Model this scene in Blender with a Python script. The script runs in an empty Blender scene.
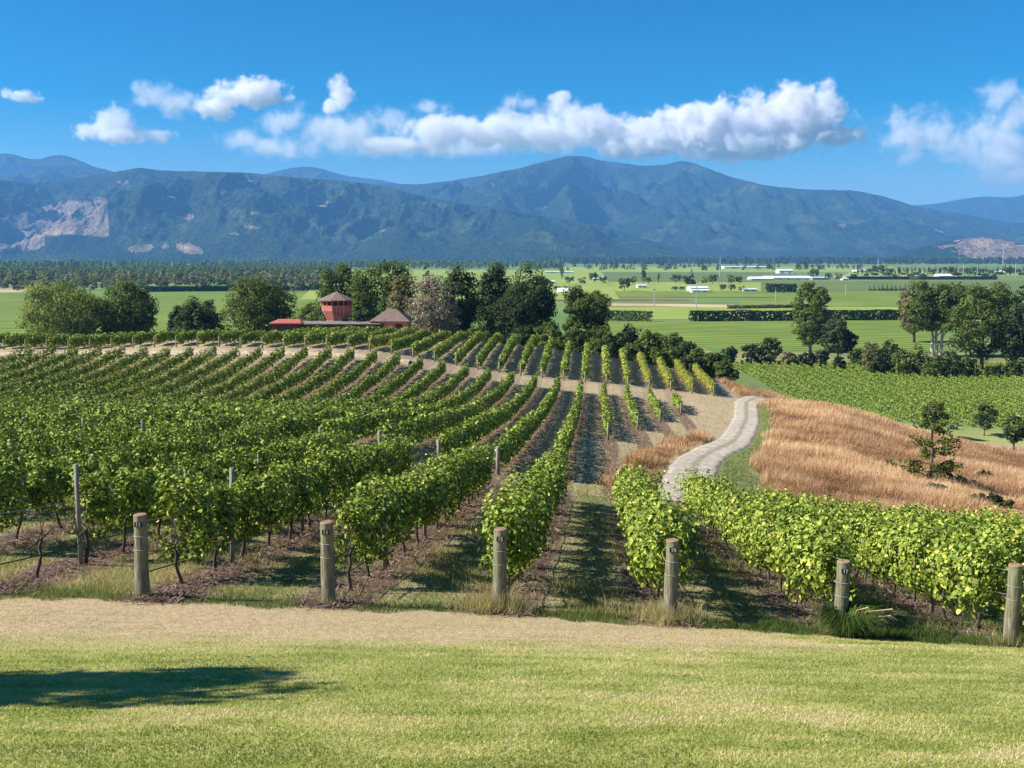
import bpy, bmesh, math, random
import numpy as np
from mathutils import Vector, Matrix
random.seed(7)
rng = np.random.default_rng(11)
C = bpy.context.scene.collection
SC = bpy.context.scene
F, CX, HY = 1100.0, 512.0, 256.0          # focal length in pixels, image centre, horizon row

# ------------------------------------------------------------------ camera, sky, sun, exposure
cam = bpy.data.cameras.new('camera'); camo = bpy.data.objects.new('camera', cam); C.objects.link(camo)
cam.sensor_width = 36.0; cam.lens = F * 36.0 / 1024.0
cam.clip_start = 0.1; cam.clip_end = 90000.0
PITCH = math.atan((384.0 - HY) / F)
camo.rotation_euler = (math.pi / 2 - PITCH, 0, 0)
SC.camera = camo
SUN_EL, SUN_AZ = math.radians(37.0), math.radians(-97.0)   # azimuth clockwise from +Y (view direction): from the left
W = bpy.data.worlds.new('World'); SC.world = W; W.use_nodes = True
wn = W.node_tree.nodes; wl = W.node_tree.links
sky = wn.new('ShaderNodeTexSky'); sky.sky_type = 'NISHITA'; sky.sun_disc = False
sky.sun_elevation = SUN_EL; sky.sun_rotation = SUN_AZ
sky.altitude = 0.0; sky.air_density = 1.0; sky.dust_density = 0.15; sky.ozone_density = 5.0
gm = wn.new('ShaderNodeGamma'); gm.inputs[1].default_value = 1.25; hs = wn.new('ShaderNodeHueSaturation'); hs.inputs['Saturation'].default_value = 1.5; hs.inputs['Hue'].default_value = 0.497
wl.new(sky.outputs[0], gm.inputs[0]); wl.new(gm.outputs[0], hs.inputs['Color']); wl.new(hs.outputs[0], wn['Background'].inputs[0]); wn['Background'].inputs[1].default_value = 0.036
sun = bpy.data.lights.new('sun', 'SUN'); sun.energy = 5.0; sun.angle = math.radians(0.53); sun.color = (1.0, 0.95, 0.87)
suno = bpy.data.objects.new('sun', sun); C.objects.link(suno)
sdir = Vector((math.sin(SUN_AZ) * math.cos(SUN_EL), math.cos(SUN_AZ) * math.cos(SUN_EL), math.sin(SUN_EL)))
suno.rotation_euler = sdir.to_track_quat('Z', 'Y').to_euler()
vs = SC.view_settings; vs.view_transform = 'Standard'; vs.look = 'None'; vs.exposure = 1.06; vs.gamma = 1.0; vs.use_curve_mapping = False
SC.render.engine = 'CYCLES'
cy = SC.cycles
cy.max_bounces = 9; cy.diffuse_bounces = 3; cy.glossy_bounces = 2; cy.transmission_bounces = 4; cy.volume_bounces = 6
cy.transparent_max_bounces = 8; cy.use_denoising = True
cy.volume_max_steps = 256

# ------------------------------------------------------------------ numeric helpers
def hash2(i, j, seed):
    n = (i.astype(np.int64) * 374761393 + j.astype(np.int64) * 668265263 + seed * 974634777) & 0xffffffff
    n = ((n ^ (n >> 13)) * 1274126177) & 0xffffffff
    n = n ^ (n >> 16)
    return (n & 0xffffff) / float(0xffffff)
def vnoise(x, y, seed=0):
    xi = np.floor(x); yi = np.floor(y); fx = x - xi; fy = y - yi
    fx = fx * fx * (3 - 2 * fx); fy = fy * fy * (3 - 2 * fy)
    a = hash2(xi, yi, seed); b = hash2(xi + 1, yi, seed); c = hash2(xi, yi + 1, seed); d = hash2(xi + 1, yi + 1, seed)
    return (a * (1 - fx) + b * fx) * (1 - fy) + (c * (1 - fx) + d * fx) * fy
def fbm(x, y, seed=0, octs=4, gain=0.5):
    s = 0; a = 1.0; t = 0
    for k in range(octs):
        s = s + a * vnoise(x * 2 ** k + 17.3 * k, y * 2 ** k - 9.1 * k, seed + k); t += a; a *= gain
    return s / t
def ridged(x, y, seed=0, octs=4):
    s = 0; a = 1.0; t = 0
    for k in range(octs):
        s = s + a * (1 - np.abs(2 * vnoise(x * 2 ** k + 5.7 * k, y * 2 ** k + 3.3 * k, seed + k) - 1)); t += a; a *= 0.5
    return s / t
def sstep(a, b, x):
    t = np.clip((x - a) / (b - a), 0, 1); return t * t * (3 - 2 * t)
def A(*v): return np.array(v, float)

# ------------------------------------------------------------------ the lie of the land: depths below eye level, by bearing and distance
DD = A(-40, 0, 7, 13, 17, 25, 35, 43, 50, 60, 80, 100, 118, 130, 140, 165, 185, 230, 330)
COLS = {
 -500: A(2.0, 2.0, 3.26, 4.45, 5.1, 5.8, 6.6, 7.3, 8.0, 9.2, 11.3, 13.0, 13.0, 12.2, 11.5, 11.2, 13, 22, 32),
 0:    A(2.0, 2.0, 3.26, 4.45, 5.22, 6.1, 7.1, 7.9, 8.6, 9.8, 12.3, 14.4, 13.4, 12.0, 11.4, 13.0, 16, 22, 32),
 250:  A(2.0, 2.0, 3.26, 4.47, 5.38, 6.4, 7.5, 8.2, 8.9, 9.9, 12.4, 14.6, 13.7, 12.1, 11.2, 12.7, 15.5, 22, 32),
 370:  A(2.0, 2.0, 3.26, 4.48, 5.46, 6.57, 7.8, 8.7, 9.3, 10.1, 12.3, 14.5, 13.9, 12.3, 11.65, 12.7, 14.5, 22, 32),
 500:  A(2.0, 2.0, 3.26, 4.49, 5.55, 6.75, 8.2, 9.2, 10.1, 10.9, 12.6, 14.2, 15.2, 15.2, 14.4, 13.7, 15.5, 23, 32),
 600:  A(2.0, 2.0, 3.26, 4.50, 5.65, 7.0, 8.6, 9.8, 10.8, 11.6, 13.4, 15.2, 16.4, 16.6, 16.0, 15.6, 17.5, 24, 32),
 700:  A(2.0, 2.0, 3.26, 4.52, 5.78, 7.15, 8.9, 10.5, 11.4, 12.3, 14.4, 16.0, 16.9, 17.2, 17.3, 17.8, 20, 26, 32),
 850:  A(2.0, 2.0, 3.28, 4.56, 5.95, 7.5, 9.5, 11.2, 12.2, 13.4, 15.8, 17.2, 18.0, 18.6, 20, 25, 30, 32, 32),
 1024: A(2.0, 2.0, 3.30, 4.6, 6.15, 7.8, 9.9, 11.5, 12.8, 14.6, 17.8, 20.5, 23.0, 24.8, 26.5, 30, 32, 32, 32),
 1500: A(2.0, 2.0, 3.32, 4.7, 6.3, 8.2, 10.6, 12.5, 14.2, 16.8, 21, 25, 28, 30, 31, 32, 32, 32, 32)}
UU = A(*COLS.keys()); TAB = np.array([COLS[int(u)] for u in UU])
TAB[:, 3:6] += 0.15; TAB[:, 2] += 0.03; TAB[7:9, 6:9] += 0.35; TAB[2:6, 15] -= 0.7; TAB[6, 15] -= 0.3
gu = np.linspace(-500, 1500, 201); gd = np.linspace(-40, 340, 381)
G1 = np.array([np.interp(gd, DD, TAB[i]) for i in range(len(UU))])
G2 = np.array([np.interp(gu, UU, G1[:, j]) for j in range(len(gd))]).T
def smooth(a, axis, n):
    for _ in range(n):
        p = np.concatenate([np.take(a, [0], axis), a, np.take(a, [-1], axis)], axis)
        L = a.shape[axis]
        a = 0.25 * np.take(p, range(0, L), axis) + 0.5 * np.take(p, range(1, L + 1), axis) + 0.25 * np.take(p, range(2, L + 2), axis)
    return a
near = G2.copy(); G2s = smooth(smooth(G2, 1, 9), 0, 5)
wgt = sstep(8, 30, gd)[None, :]; G2 = smooth(near, 1, 1) * (1 - wgt) + G2s * wgt
def ground(x, y):
    x = np.asarray(x, float); y = np.asarray(y, float)
    u = np.clip(CX + F * x / np.maximum(y, 4.0), -499.9, 1499.9); v = np.clip(y, -39.9, 339.9)
    a = (u + 500) / 10.0; b = v + 40; i = a.astype(int); j = b.astype(int); fa = a - i; fb = b - j
    z = (G2[i, j] * (1 - fa) + G2[i + 1, j] * fa) * (1 - fb) + (G2[i, j + 1] * (1 - fa) + G2[i + 1, j + 1] * fa) * fb
    bump = (fbm(x / 3.1, y / 3.1, 5, 3) - 0.5) * 0.14 * sstep(15, 24, y) + (fbm(x / 14, y / 14, 8, 2) - 0.5) * 0.7 * sstep(60, 110, y) * (1 - sstep(200, 300, y))
    return -z + bump
def gz(x, y): return float(ground(x, y))
def hit(px, py, d0=6.0):
    """the point of the land a bearing and a dip angle point at"""
    t = (px - CX) / F; s = (py - HY) / F; d = d0
    while d < 6000:
        if -gz(t * d, d) < s * d: break
        d += 0.25 if d < 250 else 1.0
    return Vector((t * d, d, gz(t * d, d)))
def plain(px, py, z=-32.0):
    d = -z * F / (py - HY); return Vector(((px - CX) / F * d, d, z))

# ------------------------------------------------------------------ object helpers
def tag(o, label=None, cat=None, group=None, kind=None):
    if label: o['label'] = label
    if cat: o['category'] = cat
    if group: o['group'] = group
    if kind: o['kind'] = kind
    return o
def empty(name, loc, rz=0.0):
    o = bpy.data.objects.new(name, None); C.objects.link(o); o.location = loc; o.rotation_euler = (0, 0, rz); o.empty_display_size = 0.2
    return o
def link(name, me, parent=None, loc=None):
    o = bpy.data.objects.new(name, me); C.objects.link(o)
    if parent: o.parent = parent
    if loc is not None: o.location = loc
    return o
def np_mesh(name, V, faces, mats, tint=None, midx=None, col=None, smooth_=False):
    """faces: (n,k) int array, all with k corners"""
    me = bpy.data.meshes.new(name); V = np.asarray(V, np.float32); faces = np.asarray(faces, np.int32)
    n, k = faces.shape
    me.vertices.add(len(V)); me.vertices.foreach_set('co', V.ravel())
    me.loops.add(n * k); me.loops.foreach_set('vertex_index', faces.ravel())
    me.polygons.add(n); me.polygons.foreach_set('loop_start', np.arange(0, n * k, k, dtype=np.int32))
    try: me.polygons.foreach_set('loop_total', np.full(n, k, np.int32))
    except Exception: pass
    if not isinstance(mats, (list, tuple)): mats = [mats]
    for m in mats: me.materials.append(m)
    if midx is not None: me.polygons.foreach_set('material_index', np.asarray(midx, np.int32))
    if tint is not None:
        a = me.attributes.new('tint', 'FLOAT', 'POINT'); a.data.foreach_set('value', np.asarray(tint, np.float32))
    if col is not None:
        for nm, cc in col.items():
            a = me.attributes.new(nm, 'FLOAT_COLOR', 'POINT')
            c4 = np.ones((len(V), 4), np.float32); c4[:, :3] = cc; a.data.foreach_set('color', c4.ravel())
    if smooth_: me.polygons.foreach_set('use_smooth', np.ones(n, bool))
    me.update(calc_edges=True); me.validate()
    return me
def bm_obj(name, fn, mat, parent=None, loc=None, smooth_=False):
    bm = bmesh.new(); fn(bm); bmesh.ops.recalc_face_normals(bm, faces=bm.faces)
    me = bpy.data.meshes.new(name); bm.to_mesh(me); bm.free()
    for m in (mat if isinstance(mat, (list, tuple)) else [mat]): me.materials.append(m)
    if smooth_:
        for p in me.polygons: p.use_smooth = True
    return link(name, me, parent, loc)
def add_box(bm, c, s, rz=0.0, taper=1.0):
    r = bmesh.ops.create_cube(bm, size=1.0)
    for v in r['verts']:
        if v.co.z < 0: v.co.x *= taper; v.co.y *= taper
    M = Matrix.Translation(Vector(c)) @ Matrix.Rotation(rz, 4, 'Z') @ Matrix.Diagonal((s[0], s[1], s[2], 1))
    bmesh.ops.transform(bm, matrix=M, verts=r['verts']); return r['verts']
def add_tube(bm, pts, rads, seg=8, cap=True):
    rings = []; d0 = (Vector(pts[-1]) - Vector(pts[0])); ref = None
    for i, p in enumerate(pts):
        p = Vector(p); a = Vector(pts[max(0, i - 1)]); b = Vector(pts[min(len(pts) - 1, i + 1)])
        t = (b - a).normalized()
        if ref is None: ref = Vector((1, 0, 0)) if abs(t.x) < 0.8 else Vector((0, 0, 1))
        ref = (ref - t * ref.dot(t)).normalized(); w = t.cross(ref)
        rings.append([bm.verts.new(p + ref * (math.cos(2 * math.pi * k / seg) * rads[i]) + w * (math.sin(2 * math.pi * k / seg) * rads[i])) for k in range(seg)])
    for i in range(len(rings) - 1):
        for k in range(seg):
            bm.faces.new((rings[i][k], rings[i][(k + 1) % seg], rings[i + 1][(k + 1) % seg], rings[i + 1][k]))
    if cap:
        bm.faces.new(rings[0][::-1]); bm.faces.new(rings[-1])

# ------------------------------------------------------------------ materials
class NT:
    def __init__(s, name):
        s.m = bpy.data.materials.new(name); s.m.use_nodes = True; s.t = s.m.node_tree; s.n = s.t.nodes; s.l = s.t.links
        s.b = s.n['Principled BSDF']; s.out = s.n['Material Output']; s.b.inputs['Specular IOR Level'].default_value = 0.25
    def set(s, sock, v):
        if hasattr(v, 'is_output') or hasattr(v, 'links'): s.l.new(v, sock)
        elif isinstance(v, (tuple, list)) and len(v) == 3 and sock.type == 'RGBA': sock.default_value = (*v, 1)
        else: sock.default_value = v
    def math(s, op, a, b=0.0, c=0.0, clamp=False):
        n = s.n.new('ShaderNodeMath'); n.operation = op; n.use_clamp = clamp
        s.set(n.inputs[0], a); s.set(n.inputs[1], b); s.set(n.inputs[2], c); return n.outputs[0]
    def noise(s, scale, detail=4, rough=0.55, vec=None, dist=0.0, out=0):
        n = s.n.new('ShaderNodeTexNoise'); n.inputs['Scale'].default_value = scale; n.inputs['Detail'].default_value = detail
        n.inputs['Roughness'].default_value = rough; n.inputs['Distortion'].default_value = dist
        s.l.new(vec if vec is not None else s.pos(), n.inputs['Vector']); return n.outputs[out]
    def pos(s):
        if not hasattr(s, '_p'): s._p = s.n.new('ShaderNodeTexCoord').outputs['Object']
        return s._p
    def xyz(s):
        if not hasattr(s, '_x'):
            n = s.n.new('ShaderNodeSeparateXYZ'); s.l.new(s.pos(), n.inputs[0]); s._x = n.outputs
        return s._x
    def scaled(s, v):
        n = s.n.new('ShaderNodeVectorMath'); n.operation = 'MULTIPLY'; s.l.new(s.pos(), n.inputs[0]); n.inputs[1].default_value = v; return n.outputs[0]
    def ss(s, x, a, b, lo=0.0, hi=1.0):
        n = s.n.new('ShaderNodeMapRange'); n.interpolation_type = 'SMOOTHSTEP'
        s.set(n.inputs[0], x); s.set(n.inputs[1], a); s.set(n.inputs[2], b); n.inputs[3].default_value = lo; n.inputs[4].default_value = hi; return n.outputs[0]
    def mix(s, f, a, b, mode='MIX'):
        n = s.n.new('ShaderNodeMix'); n.data_type = 'RGBA'; n.blend_type = mode
        s.set(n.inputs[0], f); s.set(n.inputs[6], a); s.set(n.inputs[7], b); return n.outputs[2]
    def ramp(s, f, stops):
        n = s.n.new('ShaderNodeValToRGB'); s.set(n.inputs[0], f); e = n.color_ramp.elements
        while len(e) < len(stops): e.new(0.5)
        for el, (p, c) in zip(e, stops): el.position = p; el.color = (*c, 1)
        return n.outputs[0]
    def attr(s, name, out='Fac'):
        n = s.n.new('ShaderNodeAttribute'); n.attribute_name = name; return n.outputs[out]
    def bump(s, h, strength=0.5, dist=0.1):
        n = s.n.new('ShaderNodeBump'); n.inputs['Strength'].default_value = strength; n.inputs['Distance'].default_value = dist
        s.l.new(h, n.inputs['Height']); s.l.new(n.outputs[0], s.b.inputs['Normal'])
    def base(s, c, rough=0.9):
        s.set(s.b.inputs['Base Color'], c); s.b.inputs['Roughness'].default_value = rough; return s

def leaf_mat(name, stops, transl=0.35, rough=0.6, spec=0.08, tcol=1.6):
    m = NT(name); c = m.ramp(m.attr('tint'), stops); m.base(c, rough); m.b.inputs['Specular IOR Level'].default_value = spec
    t = m.n.new('ShaderNodeBsdfTranslucent'); c2 = m.mix(1.0, c, (tcol, tcol * 1.05, 0.6 * tcol), 'MULTIPLY'); m.l.new(c2, t.inputs[0])
    mx = m.n.new('ShaderNodeMixShader'); mx.inputs[0].default_value = transl
    m.l.new(m.b.outputs[0], mx.inputs[1]); m.l.new(t.outputs[0], mx.inputs[2]); m.l.new(mx.outputs[0], m.out.inputs[0])
    return m.m
def plain_mat(name, c1, c2, scale=3.0, rough=0.8, bump=0.3, stretch=(1, 1, 1)):
    m = NT(name); f = m.noise(scale, 5, 0.6, m.scaled(stretch)); m.base(m.mix(m.ss(f, 0.3, 0.7), c1, c2), rough)
    if bump: m.bump(f, bump, 0.05)
    return m.m

M = {}
M['vine'] = leaf_mat('vine leaf', [(0.0, (0.035, 0.06, 0.008)), (0.35, (0.135, 0.19, 0.024)), (0.72, (0.29, 0.365, 0.05)), (0.93, (0.47, 0.50, 0.09)), (1.0, (0.58, 0.45, 0.10))], 0.11, 0.5, 0.2)
M['vine_yellow'] = leaf_mat('vine leaf turning', [(0.0, (0.10, 0.12, 0.02)), (0.4, (0.22, 0.25, 0.04)), (0.8, (0.34, 0.34, 0.06)), (1.0, (0.46, 0.38, 0.08))], 0.35, 0.45, 0.3)
M['tree'] = leaf_mat('tree leaf', [(0.0, (0.035, 0.055, 0.012)), (0.6, (0.095, 0.13, 0.025)), (1.0, (0.18, 0.21, 0.045))], 0.3)
M['tree_dark'] = leaf_mat('dark tree leaf', [(0.0, (0.018, 0.032, 0.012)), (0.6, (0.045, 0.068, 0.02)), (1.0, (0.085, 0.11, 0.03))], 0.2)
M['tree_light'] = leaf_mat('light tree leaf', [(0.0, (0.09, 0.12, 0.03)), (0.6, (0.17, 0.21, 0.045)), (1.0, (0.27, 0.29, 0.075))], 0.35)
M['tree_olive'] = leaf_mat('olive tree leaf', [(0.0, (0.09, 0.09, 0.035)), (0.6, (0.17, 0.155, 0.06)), (1.0, (0.26, 0.22, 0.09))], 0.25)
M['tree_brown'] = leaf_mat('bare twig', [(0.0, (0.14, 0.12, 0.08)), (0.6, (0.24, 0.21, 0.14)), (1.0, (0.34, 0.30, 0.21))], 0.1)
M['grass'] = leaf_mat('lawn grass blade', [(0.0, (0.17, 0.21, 0.03)), (0.45, (0.32, 0.35, 0.07)), (0.75, (0.50, 0.48, 0.17)), (1.0, (0.62, 0.48, 0.29))], 0.3, 0.6, 0.2, 1.2)
M['rough_grass'] = leaf_mat('rough grass blade', [(0.0, (0.05, 0.09, 0.018)), (0.4, (0.12, 0.17, 0.035)), (0.7, (0.28, 0.26, 0.09)), (1.0, (0.50, 0.40, 0.22))], 0.3, 0.6, 0.2, 1.2)
M['brown_grass'] = leaf_mat('dry brown grass', [(0.0, (0.20, 0.11, 0.055)), (0.5, (0.48, 0.285, 0.155)), (1.0, (0.75, 0.53, 0.34))], 0.3, 0.7, 0.15, 1.15)
M['mulch'] = plain_mat('pruning mulch', (0.10, 0.065, 0.05), (0.26, 0.18, 0.14), 9.0, 0.9, 0.3)
M['bark'] = plain_mat('bark', (0.07, 0.05, 0.04), (0.17, 0.13, 0.10), 6.0, 0.9, 0.5, (1, 1, 0.3))
M['twig'] = plain_mat('tan twig', (0.24, 0.18, 0.10), (0.42, 0.34, 0.21), 3.0, 0.9, 0)
M['bark_pale'] = plain_mat('pale bark', (0.30, 0.27, 0.22), (0.52, 0.49, 0.42), 3.0, 0.85, 0.3, (1, 1, 0.3))
M['vine_bark'] = plain_mat('vine bark', (0.05, 0.035, 0.028), (0.13, 0.095, 0.07), 14.0, 0.95, 0.6, (1, 1, 0.25))
m = NT('weathered post wood')
g = m.noise(9.0, 6, 0.65, m.scaled((3, 3, 0.35))); g2 = m.noise(3.0, 3, 0.5)
c = m.mix(m.ss(g, 0.35, 0.68), (0.10, 0.09, 0.055), (0.30, 0.27, 0.19)); c = m.mix(m.ss(g2, 0.45, 0.7), c, (0.17, 0.19, 0.09)); m.base(c, 0.9); m.bump(g, 0.7, 0.02); M['post'] = m.m
M['post_pale'] = plain_mat('pale post wood', (0.17, 0.16, 0.12), (0.32, 0.30, 0.24), 8.0, 0.9, 0.4, (3, 3, 0.4))
M['endgrain'] = plain_mat('post end grain', (0.20, 0.13, 0.08), (0.34, 0.24, 0.15), 20.0, 0.9, 0.3)
M['wire'] = plain_mat('fencing wire', (0.22, 0.21, 0.20), (0.35, 0.34, 0.33), 5.0, 0.5, 0)
M['dripline'] = plain_mat('irrigation pipe', (0.02, 0.02, 0.02), (0.04, 0.035, 0.03), 5.0, 0.6, 0)
M['plate'] = plain_mat('number plate', (0.015, 0.015, 0.02), (0.03, 0.03, 0.035), 5.0, 0.5, 0)
M['numeral'] = plain_mat('white numeral', (0.7, 0.7, 0.68), (0.8, 0.8, 0.78), 5.0, 0.6, 0)
M['red_wall'] = plain_mat('red painted boards', (0.40, 0.13, 0.10), (0.50, 0.18, 0.14), 1.2, 0.8, 0.1)
M['dark_wood'] = plain_mat('dark timber', (0.05, 0.02, 0.015), (0.10, 0.04, 0.03), 2.0, 0.8, 0.1)
M['roof_brown'] = plain_mat('brown roof tiles', (0.13, 0.09, 0.075), (0.24, 0.17, 0.14), 2.5, 0.85, 0.3)
M['roof_grey'] = plain_mat('grey roof', (0.13, 0.12, 0.11), (0.24, 0.22, 0.20), 2.5, 0.85, 0.3)
M['roof_red'] = plain_mat('rusty red roof', (0.33, 0.09, 0.06), (0.45, 0.14, 0.10), 1.5, 0.8, 0.2)
M['white_wall'] = plain_mat('white cladding', (0.66, 0.66, 0.64), (0.78, 0.78, 0.76), 0.2, 0.7, 0)
M['pale_roof'] = plain_mat('pale steel roof', (0.55, 0.57, 0.60), (0.70, 0.72, 0.74), 0.1, 0.5, 0)
M['grey_wall'] = plain_mat('grey cladding', (0.25, 0.26, 0.28), (0.36, 0.37, 0.39), 0.2, 0.7, 0)
M['glass'] = plain_mat('dark window glass', (0.02, 0.025, 0.03), (0.04, 0.045, 0.05), 1.0, 0.15, 0)
M['pole'] = plain_mat('concrete pole', (0.30, 0.30, 0.28), (0.40, 0.40, 0.38), 1.0, 0.8, 0)

SL, PITCHROW = 0.0764, 2.72         # rows run a little to the right of the view direction
AX0, BX0, CX0 = -1.5, -1.75, -6.7

# land: one sheet to the horizon
def axis(lo, hi, step, ends, grow=1.12):
    a = list(np.arange(lo, hi + step / 2, step)); s = step; v = a[-1]
    while v < ends[1]: s *= grow; v += s; a.append(v)
    s = step; v = a[0]; b = []
    while v > ends[0]: s *= grow; v -= s; b.append(v)
    return np.array(b[::-1] + a)
# track centre lines in land coordinates
def poly_world(pts): return [hit(*p) for p in pts]
TRACK = poly_world([(686, 506), (691, 490), (694, 479), (697, 470), (703, 461), (716, 453), (733, 446), (743, 434), (749, 420), (748, 404)])
tr = [(p.x, p.y) for p in TRACK]
lx, ly = tr[-1]; tr += [(lx + 4, ly + 12), (lx + 12, ly + 28)]
def resample(pts, step):
    P = np.array(pts, float); seg = np.hypot(*(P[1:] - P[:-1]).T); s = np.r_[0, np.cumsum(seg)]
    t = np.arange(0, s[-1], step); X = np.interp(t, s, P[:, 0]); Y = np.interp(t, s, P[:, 1])
    for _ in range(int(3 / step)):
        X[1:-1] = (X[:-2] + X[2:] + 2 * X[1:-1]) / 4; Y[1:-1] = (Y[:-2] + Y[2:] + 2 * Y[1:-1]) / 4
    return np.c_[X, Y]
TRC = resample(tr, 0.5)
def dist_line(x, y, L):
    d = np.full(np.shape(x), 1e9)
    for p in L[::2]: d = np.minimum(d, (x - p[0]) ** 2 + (y - p[1]) ** 2)
    return np.sqrt(d)
# brown bank region: right of the track
def bank_mask(x, y):
    u = CX + F * x / np.maximum(y, 4); z = -ground(x, y); v = HY + F * z / np.maximum(y, 4)
    n = (fbm(x / 4.0, y / 4.0, 31, 3) - 0.5)
    ttx = np.interp(y, TRC[:, 1], TRC[:, 0]) + 2.6 + 1.5 * (1 - sstep(60, 105, y))
    m = sstep(ttx - 0.5, ttx + 0.5, x + 2 * n)
    m = m * sstep(44, 50, y + 4 * n) * (1 - sstep(150, 158, y + 10 * n))
    # strip of dry grass on the inner side of the track
    d = dist_line(x, y, TRC); left = (x < np.interp(y, TRC[:, 1], TRC[:, 0]))
    m2 = np.where(left, sstep(1.6, 2.0, d) * (1 - sstep(3.0, 4.2, d + 2 * n)), 0) * (1 - sstep(90, 98, y)) * sstep(50, 54, y)
    m3 = sstep(18.5, 20, x - 0.0764 * y + 2 * n) * sstep(128, 134, y) * (1 - sstep(160, 175, y))
    return np.clip(np.maximum(np.maximum(m, m2), m3), 0, 1)
xs = axis(-100, 120, 0.5, (-26000, 26000)); ys = axis(-6, 235, 0.5, (-300, 26000))
gx, gy = np.meshgrid(xs, ys); zz = ground(gx, gy)
V = np.c_[gx.ravel(), gy.ravel(), zz.ravel()]
nx, ny = len(xs), len(ys); ii = (np.arange(ny - 1)[:, None] * nx + np.arange(nx - 1)[None, :]).ravel()
Fc = np.c_[ii, ii + 1, ii + nx + 1, ii + nx]
bk = bank_mask(gx, gy).ravel()
dtr = dist_line(gx, gy, TRC).ravel()
fx, fy = gx.ravel(), gy.ravel()
vine_z = sstep(16.2, 17.2, fy + 1.0 * (fbm(fx / 1.1, fy / 1.1, 12, 3) - 0.5)) * (1 - bk) * (1 - sstep(178, 190, fy))
green_edge = (1 - sstep(2.5, 5.0, dtr)) * (fx > np.interp(fy, TRC[:, 1], TRC[:, 0])) * (fy > 50)
zone = np.c_[vine_z, bk, np.clip(green_edge, 0, 1)]
m = NT('land')
x, y, z = m.xyz()[0], m.xyz()[1], m.xyz()[2]
zn = m.n.new('ShaderNodeSeparateColor'); m.l.new(m.attr('zone', 'Color'), zn.inputs[0])
big = m.noise(0.35, 4, 0.6); mid = m.noise(1.6, 5, 0.65); fine = m.noise(28.0, 4, 0.7); fine2 = m.noise(9.0, 5, 0.75)
streak = m.noise(0.9, 4, 0.6, m.scaled((0.35, 2.6, 1)))
lawn = m.mix(m.ss(streak, 0.35, 0.65), (0.20, 0.25, 0.05), (0.38, 0.37, 0.13))
lawn = m.mix(m.ss(fine, 0.35, 0.7, 0, 0.5), lawn, (0.46, 0.42, 0.18))
edge = m.math('ADD', y, m.math('MULTIPLY', m.math('SUBTRACT', mid, 0.5), 2.4))
dry = m.math('MULTIPLY', m.ss(edge, 11.6, 13.4), m.ss(x, 5.5, 2.0))
lawn = m.mix(dry, lawn, m.mix(m.ss(fine2, 0.3, 0.7), (0.34, 0.24, 0.14), (0.56, 0.43, 0.27)))
# under the vines
u = m.math('SUBTRACT', x, m.math('MULTIPLY', y, SL))
ua = m.math('SUBTRACT', u, AX0); uc = m.math('SUBTRACT', u, BX0)
isB = m.ss(y, 44, 49)
uu = m.math('ADD', m.math('MULTIPLY', ua, m.math('SUBTRACT', 1.0, isB)), m.math('MULTIPLY', uc, isB))
fr = m.math('ABSOLUTE', m.math('SUBTRACT', m.math('FRACT', m.math('ADD', m.math('DIVIDE', uu, PITCHROW), 0.5)), 0.5))   # 0 under a row, .5 mid alley
frn = m.math('ADD', fr, m.math('MULTIPLY', m.math('SUBTRACT', fine2, 0.5), 0.16))
strip = m.ss(frn, 0.30, 0.17)
alley = m.mix(m.ss(big, 0.35, 0.65), (0.40, 0.32, 0.18), (0.27, 0.27, 0.10))
alley = m.mix(m.ss(fine2, 0.3, 0.75), alley, (0.40, 0.32, 0.19))
alley = m.mix(m.ss(frn, 0.33, 0.48, 0, 0.45), alley, (0.14, 0.18, 0.05))
farm = m.ss(y, 45, 75)
alley = m.mix(m.math('MULTIPLY', farm, 0.75), alley, m.mix(m.ss(mid, 0.3, 0.7), (0.34, 0.25, 0.15), (0.47, 0.37, 0.24)))
strip = m.math('MULTIPLY', strip, m.math('MAXIMUM', m.ss(u, 11.5, 9.5), m.ss(y, 48, 44)))
mul = m.mix(m.ss(fine2, 0.35, 0.7), (0.11, 0.07, 0.05), (0.27, 0.185, 0.14))
vcol = m.mix(m.math('MULTIPLY', strip, m.ss(y, 130, 120, 0.35, 1.0)), alley, mul)
bankc = m.mix(m.ss(mid, 0.3, 0.7), (0.26, 0.14, 0.065), (0.44, 0.27, 0.14))
pl = m.mix(m.ss(m.noise(0.01, 4, 0.5), 0.4, 0.6), (0.11, 0.19, 0.05), (0.17, 0.22, 0.07))
far_ = m.ss(y, 180, 215)
c = m.mix(zn.outputs[0], lawn, vcol); c = m.mix(zn.outputs[1], c, bankc); c = m.mix(zn.outputs[2], c, m.mix(m.ss(mid, 0.35, 0.65), (0.12, 0.17, 0.04), (0.26, 0.25, 0.09)))
c = m.mix(far_, c, pl)
m.base(c, 0.95); m.b.inputs['Specular IOR Level'].default_value = 0.1
m.bump(m.math('ADD', m.math('MULTIPLY', fine, 0.3), fine2), 0.6, 0.06)
land = link('ground', np_mesh('ground', V, Fc, m.m, col={'zone': zone}, smooth_=True)); tag(land, kind='structure')

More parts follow.
